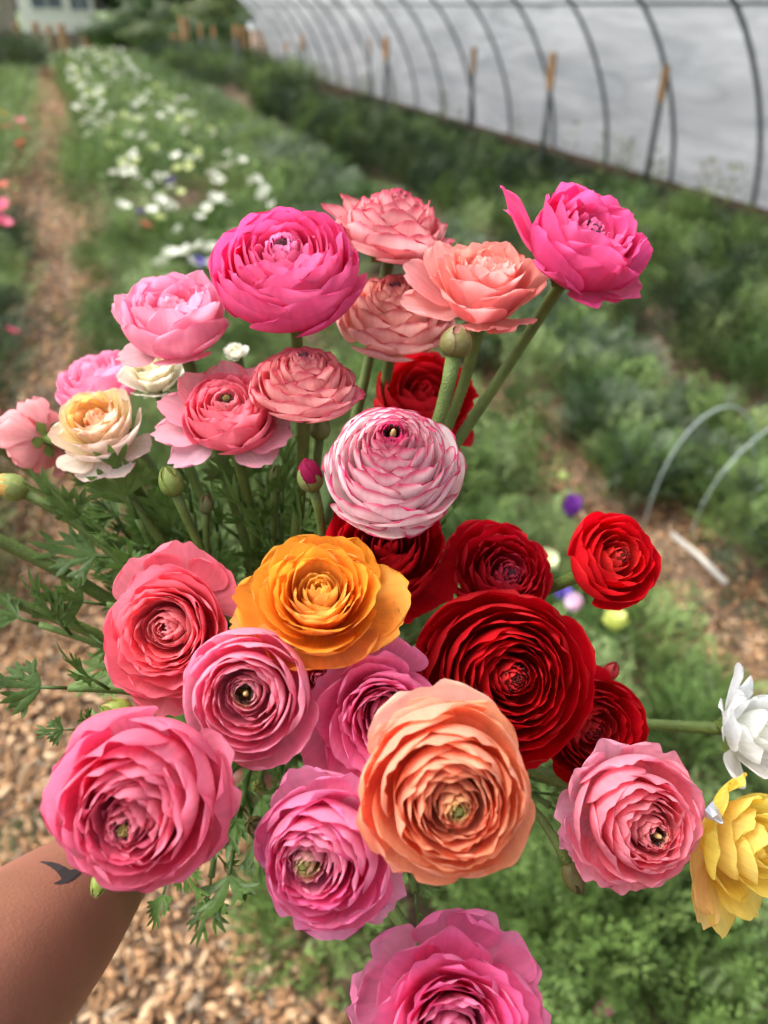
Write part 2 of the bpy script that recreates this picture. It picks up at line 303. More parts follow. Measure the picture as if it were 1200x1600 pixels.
# white low hoops
M_PLAST=attrmat('white_plastic',.25,.3,.5)
def hoop(a,b,top,r,lab):
    # a,b ground points, arch height top
    a=Vector(a);b=Vector(b); pts=[a+(b-a)*(.5-.5*math.cos(t))+Vector((0,0,top*math.sin(t)**.8)) for t in np.linspace(0.0,math.pi,28)]
    o=MB(); o.tube(pts,r,8,s2l((176,190,186))); ob=o.build('wire_hoop',M_PLAST); tag(ob,lab,'hoop','pale low tunnel hoops')
g0=G(1003,835); hoop(g0,g0+Vector((.44,-.02,0)),.50,.0032,'pale plastic row hoop with its whole arch in view beside the red flower')
g1=G(1075,850); hoop(g1,g1+Vector((.78,.1,0)),.44,.0032,'pale plastic row hoop crossing the right edge, middle of three')
g2=G(1115,850); hoop(g2,g2+Vector((.8,-.1,0)),.30,.0045,'lowest pale plastic row hoop at the right edge')
m=MB(); a=G(1050,835,.10); b=G(1135,912,.10); m.tube([a,a+(b-a)*.5+Vector((0,0,.01)),b],.011,10,s2l((190,186,176))); tag(m.build('plastic_pipe',M_PLAST),'short weathered white pipe lying on the mulch right of the red flower','pipe')
# ---------------------------------------------------------------- field flowers
def anemone(colp,colc,npet=8,R=.5,cup=.25):
    V=[];Fc=[];C=[];n=0
    for k in range(npet):
        a=2*math.pi*k/npet+random.uniform(-.1,.1); ly=.03 if k%2 else 0; w=.42*R*random.uniform(.85,1.1); L=R*random.uniform(.9,1.08); c=np.array(colp)*random.uniform(.88,1.05)
        for (u,v) in [(-.35,.1),(.35,.1),(-1,.55),(0,.6),(1,.55),(-.75,.9),(0,1),(.75,.9)]:
            x=L*v; y=u*w; z=cup*(v**1.6)+ly+.03*abs(u); V.append((x*math.cos(a)-y*math.sin(a),x*math.sin(a)+y*math.cos(a),z)); C.append(c)
        Fc+=[(n,n+1,n+3),(n,n+3,n+2),(n+1,n+4,n+3),(n+2,n+3,n+6,n+5),(n+3,n+4,n+7,n+6)]; n+=8
    hub=[]
    for j in range(8): b=2*math.pi*j/8; V.append((.14*R*math.cos(b),.14*R*math.sin(b),.06)); C.append(colc)
    V.append((0,0,.16)); C.append(colc)
    Fc+=[(n+j,n+(j+1)%8,n+8) for j in range(8)]
    return V,Fc,C
def bloom_mesh(nm,cp,cc,npet,cup,stem=.24):
    V,Fc,C=anemone(s2l(cp),s2l(cc),npet,.5,cup); m=MB(); m.add(V,Fc,np.array(C)); m.tube([(0,0,.03),(.1,.05,-1.3),(0,0,-3.2)],.035,5,s2l((86,120,56))); return m
def mk(nm,*a):
    m=bloom_mesh(nm,*a); return mesh(nm,np.vstack(m.V),m.F,M_BLOOM,None,{'Col':np.vstack(m.C)},True,False)
WH=[mk('anemone',(238,240,226),(196,206,130),n,c) for n,c in((8,.28),(9,.15),(7,.4),(10,.3))]
GRN=[mk('anemone',(214,224,160),(170,190,90),9,.35)]
PUR=[mk('anemone',(104,84,170),(50,40,70),8,.25)]; PNK=[mk('bed_flower',(236,120,150),(220,200,120),9,.35)]; YEL=[mk('bed_flower',(238,200,90),(200,160,60),9,.35)]; SAL=[mk('bed_flower',(226,130,112),(220,200,120),8,.3)]
def putf(nm,me,loc,s,lab,cat,grp,tilt=.35):
    o=bpy.data.objects.new(nm,me); COL.objects.link(o); o.location=loc; o.scale=(s,s,s); o.rotation_euler=(random.gauss(0,tilt)+.4,random.gauss(0,tilt),random.uniform(0,6)); tag(o,lab,cat,grp); return o
def wlab(y,me):
    z='near end' if y<6.5 else 'middle' if y<13 else 'far end'
    k='pale greenish' if me is GRN[0] else 'white'
    return (f'small {k} anemone blooming in the {z} of the long flower bed','flower',f'{k} anemones, {z} of the flower bed')
cnt=0
while cnt<298:
    y=4.3+25.5*random.random()**1.45; 
    if y<6.5 and random.random()<.35: continue
    x=random.uniform(-.15,1.45) if y>8 else random.uniform(0,1.3) if y>5 else random.uniform(.15,1.2)
    if y<10 and x<.08+.2*random.random(): continue
    s=random.uniform(.065,.10)*(1+.03*y); me=random.choice(WH) if random.random()<.85 else GRN[0]
    putf('anemone',me,(x,y,.40+random.uniform(-.05,.1)),s,*wlab(y,me)); cnt+=1
for px,py,me,s,lab in [(212,172,PUR,.12,'purple anemone up the flower bed, upper of the two close to the white mass'),(200,176,PUR,.1,'purple anemone beside the upper purple one in the bed'),(142,195,PUR,.12,'dim purple anemone at the left rim of the white flower bed'),(268,285,PUR,.11,'violet anemone among white ones halfway down the bed'),(218,333,PUR,.1,'blue violet anemone low in the white flower bed'),(195,236,PUR,.08,'small blue anemone among the white flowers'),(308,412,PUR,.1,'violet anemone just left of the large hot pink flower'),
    (298,198,SAL,.09,'single red flower right of the white flower bed'),(228,355,SAL,.1,'faded peach bloom low in the white flower bed')]:
    putf('anemone',me[0],G(px,py,.36),s,lab,'flower',None)
for px,py,me,s,lab in [(6,186,YEL,.2,'yellow flower at the far left edge'),(2,205,SAL,.18,'salmon flower under the yellow one at the left edge'),(15,202,PNK,.15,'pale pink flower under the yellow one'),(30,194,PNK,.16,'bright pink flower right of the yellow one'),(36,203,PNK,.14,'magenta pink flower in the left bed group'),(34,227,SAL,.13,'lone coral flower in the left bed'),(4,292,SAL,.1,'small brick coloured flower at the left edge'),(3,328,PNK,.14,'rose pink flower at the left edge, upper of two'),(4,351,PNK,.12,'pink flower at the left edge, lower of two'),(18,520,PNK,.06,'small pale pink flower in the left bed')]:
    putf('bed_flower',me[0],G(px,py,.38),s,lab,'flower',None,.2)
def bigbed(px,py,z,s,cp,cc,npet,cup,lab,dark=None):
    t=empty('anemone',G(px,py,z),Euler((random.gauss(.15,.2),random.gauss(0,.2),random.uniform(0,6))).to_matrix()); tag(t,lab,'flower')
    m=MB()
    for q,(k,c2) in enumerate([(1,cup),(.8,cup*1.6)]):
        V,Fc,C=anemone(s2l(cp),s2l(cc),npet,.5*k,c2); V=np.array(V)[:npet*8]; Fc=[f for f in Fc if max(f)<npet*8]; V=V*s; V[:,2]+=q*.03*s; m.add(V,Fc,np.array(C)[:npet*8])
    m.build('petals',M_BLOOM,t)
    m=MB(); m.tube([(0,0,0),(0,0,.12*s),(0,0,.2*s)],[.13*s,.14*s,.03*s],10,s2l(cc)); m.build('flower_centre',M_CENTRE,t)
    m=MB(); m.tube([(0,0,.02*s),(.01,.01,-z*.5),(0,0,-z)],.003,7,s2l((92,128,60))); m.build('stem',M_STEM,t)
bigbed(890,808,.36,.062,(126,60,160),(60,40,80),8,.75,'purple cupped anemone peeking out left of the single red flower')
bigbed(850,880,.36,.066,(226,232,190),(190,200,110),9,.35,'cream anemone right of the small dark red flowers')
bigbed(880,932,.36,.05,(112,96,180),(60,50,90),8,.35,'violet anemone under the stem of the single red flower')
bigbed(906,946,.36,.05,(232,204,222),(200,200,140),8,.5,'pale pink anemone below the single red flower')
bigbed(960,984,.36,.068,(214,220,130),(180,190,80),10,.4,'yellow green anemone on the mulch edge below the single red flower')
bigbed(881,751,.22,.036,(206,218,150),(170,190,90),7,.7,'small pale green anemone bud above the purple anemone')
bigbed(932,1592,.22,.03,(176,100,130),(120,60,80),6,.9,'dusky pink anemone bud at the bottom edge in the green leaves')
bigbed(1103,748,.16,.05,(198,208,196),(180,190,130),7,.5,'greyish white anemone inside the pale hoops')
# ---------------------------------------------------------------- far background
def tree(x,y,h,cr,ncl,pal,lab,trunk=.25):
    t=empty('tree',(x,y,0)); tag(t,lab,'tree','trees beyond the field')
    m=MB(); m.tube([(0,0,-.2),(.1,.05,h*.3),(.05,-.1,h*.75)],[trunk,trunk*.7,trunk*.2],8,s2l((70,58,48)))
    for k in range(6):
        a=k*1.05; b=Vector((.1,.05,h*(.25+.07*k))); e=b+Vector((math.cos(a)*cr*.6,math.sin(a)*cr*.6,h*.22)); m.tube([b,(b+e)/2+Vector((0,0,.2)),e],[trunk*.35,trunk*.22,trunk*.08],6,s2l((70,58,48)))
    m.build('trunk',M_WOOD,t)
    cc=rng.normal(0,1,(ncl,3)); cc/=np.linalg.norm(cc,axis=1)[:,None]; cc*=rng.uniform(.35,1,(ncl,1))**.5; cc*=np.array([cr,cr,h*.44]); cc[:,2]+=h*.56
    n=ncl*60; k=rng.integers(0,ncl,n); off=rng.normal(0,1,(n,3))*cr*.14; pos=cc[k]+off; s=rng.uniform(.12,.26,n)*1.2
    A=rng.normal(0,1,(n,3)); A/=np.linalg.norm(A,axis=1)[:,None]; B=np.cross(A,rng.normal(0,1,(n,3))); B/=np.linalg.norm(B,axis=1)[:,None]
    V=np.stack([pos-A*s[:,None],pos+B*s[:,None]*.6,pos+A*s[:,None],pos-B*s[:,None]*.6],1).reshape(-1,3); pl=s2l(pal); c=pl[rng.integers(0,len(pl),ncl)][k]*rng.uniform(.6,1.3,(n,1))
    mesh('crown',V,np.arange(n*4).reshape(n,4),M_BED,t,{'Col':np.repeat(c,4,0)},False)
DG=[(58,82,38),(46,68,34),(74,96,44),(66,88,50)]
def gp(px,d): # ground point on the bearing of pixel column px at distance d
    r=ROT@Vector((px-600,792,-F)); q=Vector((r.x,r.y,0)).normalized()*d; return q
for px,d,h,cr,lab in [(190,62,8,3.0,'olive green tree right behind the white house'),(235,56,9,3.4,'dark tree beyond the field, second from the house'),(290,50,9,3.6,'broad dark green tree above the brown fence'),(345,52,10,3.9,'tall dark tree beside the end of the plastic wall'),(385,47,7,2.8,'dark tree partly hidden by the end of the plastic wall'),(420,58,9,4,'tree behind the cloudy plastic wall end')]:
    p=gp(px,d); tree(p.x,p.y,h,cr,46,DG,lab)
def shrub(px,d,h,r,pal,lab):
    p=gp(px,d); t=empty('shrub',(p.x,p.y,0)); tag(t,lab,'shrub','shrubs along the field edge')
    m=MB()
    for k in range(5): a=k*1.3; m.tube([(0,0,-.1),(math.cos(a)*r*.3,math.sin(a)*r*.3,h*.4),(math.cos(a)*r*.5,math.sin(a)*r*.5,h*.8)],[.05,.03,.01],6,s2l((80,64,50)))
    m.build('stems',M_WOOD,t)
    n=2200; A=rng.normal(0,1,(n,3)); A/=np.linalg.norm(A,axis=1)[:,None]; pos=A*rng.uniform(.3,1,(n,1))*np.array([r,r,h*.5])*(1+.2*np.sin(A[:,:1]*7+A[:,2:]*5)); pos[:,2]+=h*.52
    s=rng.uniform(.06,.13,n); B=np.cross(A,rng.normal(0,1,(n,3))); B/=np.linalg.norm(B,axis=1)[:,None]; C2=np.cross(A,B)
    V=np.stack([pos-C2*s[:,None],pos+B*s[:,None]*.7,pos+C2*s[:,None],pos-B*s[:,None]*.7],1).reshape(-1,3); pl=s2l(pal); c=pl[rng.integers(0,len(pl),n)]*rng.uniform(.7,1.2,(n,1))
    mesh('foliage',V,np.arange(n*4).reshape(n,4),M_BED,t,{'Col':np.repeat(c,4,0)},False)
shrub(215,44,2.0,1.4,DG,'dark shrub in front of the second white house'); shrub(330,41,2.2,1.8,[(96,108,58),(80,96,50)],'olive shrub under the trio of stakes'); shrub(168,39,1.3,1.5,DG,'low dark shrub right of the short tan post at the field end'); shrub(232,37,1.2,1.5,[(86,102,56),(72,90,50)],'olive shrub in front of the fence, middle of the row'); shrub(310,36,1.3,1.4,DG,'dark shrub just right of the thick orange brown post'); shrub(265,43,1.9,1.4,DG,'dark round shrub above the orange post'); shrub(395,40,1.6,1.2,DG,'low dark shrub at the plastic wall end')
def house(px0,px1,d,zt,wallc,lab,wins,roofc=(110,104,100),dep=8):
    a=gp(px0,d);b=gp(px1,d); c=(a+b)/2; w=(b-a).length; ang=math.atan2((b-a).y,(b-a).x)
    t=empty('house',c,Euler((0,0,ang)).to_matrix()); tag(t,lab,'house','houses beyond the field')
    m=MB(); m.box((0,dep/2,zt/2),(w,dep,zt),s2l(wallc)); 
    for k in range(int(zt/.3)): m.box((0,-.006,.15+k*.3),(w,.012,.27),s2l(wallc)*.97)
    m.build('wall',M_PAINT,t,False)
    m=MB(); e=.5; V=[(-w/2-e,-e,zt),(w/2+e,-e,zt),(w/2+e,dep+e,zt),(-w/2-e,dep+e,zt),(-w/2-e,dep/2,zt+2.2),(w/2+e,dep/2,zt+2.2)]
    m.add(V,[(0,1,5,4),(2,3,4,5),(1,2,5),(3,0,4),(0,3,2,1)],s2l(roofc)); m.build('roof',M_PAINT,t,False)
    for (u,z,ww,hh) in wins:
        m=MB(); x=u*w
        for sx in(-1,1): m.box((x+sx*ww/2,-.05,z),(.1,.1,hh+.1),s2l((225,225,222)))
        for sz in(-1,1): m.box((x,-.052,z+sz*hh/2),(ww+.08,.1,.1),s2l((225,225,222)))
        m.box((x,-.045,z),(.06,.07,hh),s2l((225,225,222))); f=m.build('window',M_PAINT,t,False)
        m=MB(); m.box((x,-.028,z),(ww,.02,hh),s2l((110,122,134))); m.build('pane',M_PLAST,f,False)
hd=60
house(28,146,hd,3.4,(238,236,230),'white clapboard house beyond the field with two windows',[(-.12,1.95,1.9,.95),(.31,1.85,1.2,.95)])
house(-70,22,hd+1,3.4,(150,140,128),'tan house cut by the left edge, left of the white one',[(0,1.9,1.2,.9)])
house(187,226,66,1.8,(190,190,186),'small pale house glimpsed between dark trees',[(.2,1.0,.5,.6)],dep=5)
# field-end fence: rail boards with orange brown posts
fa=gp(-80,43); fb=gp(430,40); fe=empty('fence',fa,Euler((0,0,math.atan2((fb-fa).y,(fb-fa).x))).to_matrix()); tag(fe,'weathered brown board fence across the end of the field','fence')
L=(fb-fa).length
m=MB()
for k in range(int(L/.16)): m.box((k*.16+.08,0,.33),(.145,.022,.66+random.uniform(-.03,.03)),s2l((98,88,80))*random.uniform(.75,1.15))
m.build('boards',M_WOOD,fe,False)
for k in range(0,int(L),2): 
    m=MB(); m.box((k+.05,-.08,.38),(.1,.1,.76),s2l((120,100,84))); m.build('post',M_WOOD,fe,False)
for px,d,h,lab in [(18,40,1.0,'tan wooden post by the left edge before the fence'),(48,39,1.05,'tan wooden post, second from the left edge'),(68,40,.9,'tan wooden post below the white house window'),(88,38,1.0,'tan wooden post under the white house'),(126,39,.7,'short tan post right below the white house corner'),(284,33,1.25,'thick orange brown post standing alone below the trees'),(266,34,.7,'short pale post just left of the thick orange brown one'),(376,36,.9,'tan post near the end of the plastic wall')]:
    p=gp(px,d); m=MB(); m.box((0,0,h/2-.1),(.24,.2,h+.2),s2l((150,116,86)),.3); m.box((0,0,h+.02),(.27,.23,.05),s2l((180,136,98)),.3); o=m.build('wooden_post',M_WOOD,None,False); o.location=p; tag(o,lab,'post','tan posts at the end of the field')
p=gp(400,34); m=MB(); m.box((0,0,.45),(.5,.4,.9),s2l((196,164,152))); m.box((-.1,-.02,1.02),(.45,.38,.24),s2l((226,228,236))); m.box((-.1,-.02,1.15),(.5,.42,.03),s2l((150,150,180))); o=m.build('storage_box',M_PAINT,None,False); o.location=p; tag(o,'small pinkish box with a white lid tub beside the far tunnel end','box')
# ================================================================ BOUQUET
GRIP=P(375,1185,.60); AX=(P(560,960,.40)-GRIP).normalized()     # bundle axis, towards the blooms
def petal_arrays(th,w,rho,z,bul,zb,rd,skew,R,nu,nv,wr,lip,edge,notch,base=.06,nar=.30,point=0):
    u=np.linspace(-1,1,nu)[None,:]; v=np.linspace(0,1,nv)[:,None]; U=u+0*v; Vv=v+0*u
    ph=random.uniform(0,6); ph2=random.uniform(0,6)
    top=1-rd*.35*np.abs(U)**2.5-point*np.abs(U)**1.0-notch*np.maximum(0,np.sin(U*4.2+ph))**3+.006*np.sin(U*9+ph2)
    ve=Vv*top
    p0r,p0z=base,zb; p1r,p1z=max(bul*.96,base),zb*.98; p2r,p2z=bul*1.06,zb+(z-zb)*.68; p3r,p3z=rho,z
    a=1-ve; r=p0r*a**3+3*p1r*ve*a*a+3*p2r*ve*ve*a+p3r*ve**3; h=p0z*a**3+3*p1z*ve*a*a+3*p2z*ve*ve*a+p3z*ve**3
    s=(nar+(1-nar)*np.minimum(1,Vv/.55)**.8)*(.42+.58*np.sqrt(np.maximum(0,1-np.clip((Vv-.5)/.5,0,1)**2.8)))
    ang=th+U*w*s
    r=r*(1+skew*U*Vv)+wr*Vv**1.5*np.sin(U*3.1*random.uniform(.8,1.5)+ph)+edge*sm((Vv-.7)/.3)*np.sin(U*random.uniform(6,10)+ph2)
    r=r+lip*sm((Vv-.78)/.22); h=h+wr*.7*Vv*np.cos(U*2.4+ph2)
    X=np.stack([r*np.cos(ang),r*np.sin(ang),h],-1)*R
    I=np.arange(nu*nv).reshape(nv,nu); Fc=np.stack([I[:-1,:-1],I[:-1,1:],I[1:,1:],I[1:,:-1]],-1).reshape(-1,4)
    return X.reshape(-1,3),Fc[:,::-1],U.ravel(),Vv.ravel()
PRESET={ # t, rim radius, rim height, bulge, half width deg
 'ball':[(0,.03,.36,.11,70),(.10,.09,.36,.17,64),(.20,.18,.32,.25,58),(.27,.25,.25,.31,54),(.31,.33,.32,.37,56),(.5,.51,.37,.52,52),(.72,.74,.31,.73,46),(.88,.89,.14,.91,42),(1,.96,-.10,1.0,40)],
 'dome':[(0,.05,.52,.14,85),(.15,.15,.50,.24,72),(.3,.30,.45,.38,58),(.5,.50,.36,.55,46),(.72,.74,.18,.75,38),(.88,.92,-.02,.88,34),(1,1.0,-.22,.92,32)],
 'open':[(0,.03,.32,.10,72),(.10,.09,.32,.16,66),(.20,.17,.29,.23,60),(.27,.24,.25,.28,56),(.31,.32,.32,.30,60),(.5,.43,.37,.34,56),(.72,.59,.36,.41,52),(.86,.78,.27,.51,47),(1,1.0,.05,.66,42)],
 'bowl':[(0,.03,.34,.12,70),(.10,.10,.34,.18,64),(.20,.20,.30,.27,58),(.28,.29,.22,.33,54),(.31,.37,.36,.36,58),(.5,.47,.42,.41,55),(.72,.61,.42,.49,52),(.86,.79,.34,.62,48),(1,.97,.12,.80,43)],
 'cup':[(0,.03,.30,.12,70),(.12,.11,.30,.19,64),(.24,.22,.26,.29,58),(.31,.36,.34,.40,56),(.55,.56,.41,.56,52),(.8,.80,.36,.77,46),(1,.94,.16,.95,44)],
 'loose':[(0,.06,.22,.16,80),(.2,.2,.30,.26,60),(.4,.42,.34,.42,46),(.6,.66,.26,.55,40),(.8,.86,.10,.66,36),(1,1.0,-.08,.72,32)]}
def lerp_keys(K,t): 
    a=np.array(K,float); return [np.interp(t,a[:,0],a[:,i]) for i in range(1,a.shape[1])]
def lift(c):
    if not(c[1]>.015 or c[2]>.03): return c*1.2
    return c**.77*np.array([1.02,.99,.93]) if c[2]>c[1]*1.1 else c**.8
def lerp_col(K,t):
    tt=[k[0] for k in K]; c=np.array([lift(s2l(k[1])) for k in K]); return np.array([np.interp(t,tt,c[:,i]) for i in range(3)])
def petal_mesh(name,geo,front,back,edgec,basec,es,bs,parent,pid,ew=.2):
    X,Fc,U,Vv=geo; e=np.clip(np.maximum(sm((Vv-1+ew)/ew),sm((np.abs(U)-1+ew)/ew)*sm((Vv-.35)/.3))*es,0,1)[:,None]
    b=(sm(1-Vv/.62)*bs)[:,None]
    cf=front*(1-e)+edgec*e; cf=cf*(1-b)+basec*b; cb=back*(1-e*.95)+edgec*e*.95; cb=cb*(1-b)+basec*b
    return X,Fc,cf,cb,np.stack([U*.5,Vv,np.full_like(U,pid)],-1)
def join(parts):
    V=[];Fc=[];A=[];B=[];Q=[];n=0
    for X,f,a,b,q in parts: V.append(X);Fc.append(f+n);A.append(a);B.append(b);Q.append(q);n+=len(X)
    return np.vstack(V),np.vstack(Fc),{'Col':np.vstack(A),'Back':np.vstack(B),'puv':np.vstack(Q)}
def frame(n,roll=0):
    n=Vector(n).normalized(); x=ROT@Vector((1,0,0)); x=(x-n*x.dot(n)).normalized(); y=n.cross(x); M3=Matrix((x,y,n)).transposed()
    return M3@Matrix.Rotation(roll,3,'Z')
def leaf_mesh(parent,loc,dirv,size,col,kind=0):
    # divided ranunculus leaf: narrow lobed segments on a short stalk
    V=[];Fc=[];C=[]
    d=Vector(dirv).normalized(); sx=d.orthogonal().normalized(); sx=Matrix.Rotation(random.uniform(0,6.28),3,d)@sx; nz=d.cross(sx)
    def seg(b,ang,l,w,cv):
        i=len(V); di=d*math.cos(ang)+sx*math.sin(ang); sd=sx*math.cos(ang)-d*math.sin(ang)
        ks=[(0,.25),(.3,.8),(.6,1),(.85,.6),(1,.05)]
        for q,(t,ww) in enumerate(ks):
            c=b+di*l*t+nz*(cv*l*t*t); 
            V.extend([c-sd*w*ww+nz*w*ww*.35,c,c+sd*w*ww+nz*w*ww*.35]); C.extend([col*random.uniform(.9,1.1)]*3)
        for q in range(4):
            a=i+q*3; Fc.extend([(a,a+1,a+4,a+3),(a+1,a+2,a+5,a+4)])
        return b+di*l*.5+nz*(cv*l*.25)
    b=Vector(loc); st=b+d*size*.3
    for k,a in enumerate((-1.0,-.5,0,.5,1.0)):
        a+=random.uniform(-.1,.1); l=size*(.7 if k==2 else .52-.06*abs(k-2))*random.uniform(.9,1.15); cv=random.uniform(-.45,.2)
        mid=seg(st,a,l,size*.055,cv)
        for s2 in(-1,1): seg(mid,a+s2*.55,l*.48,size*.035,cv)
    m=MB(); m.add([tuple(v) for v in V],Fc,np.array(C)); m.tube([b,(b+st)/2,st],size*.022,6,col*.9)
    return m.build('leaf',M_LEAF,parent)
STC=s2l((88,108,48))
def stem_part(root,fc,n,R,rs,col=STC,off=None,leafn=0,bow=.0,ext=.09,hangs=.45):
    inv=root.matrix_world.inverted(); a=fc-n*R*hangs
    o=off or Vector((random.gauss(0,.007),random.gauss(0,.007),random.gauss(0,.007)))
    g=GRIP+(o-AX*o.dot(AX)); L=(g-a).length
    b1=a-n*L*.28; b2=g+AX*L*.42+Vector((0,0,bow))
    pts=bez(a,b1,b2,g,22)+[g-AX*ext*k/3 for k in(1,2,3)]
    rad=[rs*1.25,rs*1.05]+[rs]*(len(pts)-2); rad=[r*(1+.05*math.sin(i*1.3)) for i,r in enumerate(rad)]
    lp=[inv@p for p in pts]; m=MB(); V,Fc=tube(lp,rad,12); 
    t=np.linspace(0,1,len(pts)).repeat(12)[:,None]; c=col*(1-.25*t)+s2l((80,104,44))*.25*t; c=c*(1+.08*np.sin(np.arange(len(V))*2.1))[:len(V),None] if len(V)==len(c) else np.tile(col,(len(V),1))
    m.add(V,Fc,c); HV=[];HF=[]
    for k in range(220):
        i=int(random.triangular(0,19,2)); p=lp[i].lerp(lp[i+1],random.random()); dl=(lp[i+1]-lp[i]).normalized(); q=Matrix.Rotation(random.uniform(0,6.28),3,dl)@dl.orthogonal().normalized(); e=p+q*(rs*.95+random.uniform(.0007,.0016))+dl*random.uniform(-.0006,.0006); w=dl*.00009; b0=p+q*rs*.9; h=len(HV); HV+=[tuple(b0-w),tuple(b0+w),tuple(e)]; HF.append((h,h+1,h+2))
    m.add(HV,HF,s2l((190,200,160))); ob=m.build('stem',M_STEM,root)
    for k in range(leafn):
        i=random.randint(6,19); dl=(lp[i-1]-lp[i]).normalized(); q=dl.orthogonal().normalized(); q=Matrix.Rotation(random.uniform(0,6.28),3,dl)@q
        leaf_mesh(root,lp[i],dl*.5+q,random.uniform(.035,.06),s2l(random.choice([(92,124,60),(78,110,50),(104,134,66)])))
    return ob
def sepals(root,R,zb,n=5,col=(120,142,70),ln=.34,refl=-.25):
    for k in range(n):
        g=petal_arrays(k*2*math.pi/n+.3,.5,ln*1.1,zb+refl*.3,ln*.8,zb-.05,.5,0,R,7,8,.02,0,0,0,.03,.4,.2)
        c=s2l(col); X,Fc,cf,cb,q=petal_mesh('',g,c*.9,c,s2l((150,120,90)),c,.4,0,None,k); mesh('sepal',X,Fc,M_LEAF,root,{'Col':cf})
def centre_part(root,R,kind,z,ecc=(0,0)):
    m=MB()
    if kind=='none': return
    cc={'green':((150,152,84),(150,150,70)),'brown':((178,150,96),(60,34,36)),'dark':((96,50,62),(46,22,34)),'gold':((150,134,76),(70,50,36)),'red':((120,40,40),(50,18,24))}[kind]
    s=R*(.085 if kind!='green' else .06)
    z-=.05
    if kind=='brown': m.tube([(0,0,(z-.2)*R),(.1*s,0,(z-.04)*R),(.2*s,.1*s,(z+.03)*R),(.25*s,.1*s,(z+.06)*R)],[s*.5,s*.52,s*.36,s*.1],9,s2l(cc[0]))
    else:
        for k in range(22):
            r1=s*.85*math.sqrt((k+.5)/22); a=k*2.4; x,y=r1*math.cos(a),r1*math.sin(a); zz=(z+.03)*R-.5*r1
            m.tube([(x*.7,y*.7,zz-.12*R),(x,y,zz),(x*1.05,y*1.05,zz+s*.22)],[s*.16,s*.17,s*.04],5,s2l(cc[0])*random.uniform(.6,1.05))
    for k in range(26 if kind!='green' else 14):
        a=k*2.4; r1=s*random.uniform(1.2,1.7); zz=(z+random.uniform(-.08,.0))*R
        m.tube([(r1*.8*math.cos(a),r1*.8*math.sin(a),zz-.15*R),(r1*math.cos(a),r1*math.sin(a),zz),(r1*1.02*math.cos(a),r1*1.02*math.sin(a),zz+.035*R)],[s*.08,s*.1,s*.16],5,s2l(cc[1]))
    m.V=[v+np.array([ecc[0]*R,ecc[1]*R,0]) for v in m.V]; m.build('flower_centre',M_CENTRE,root)
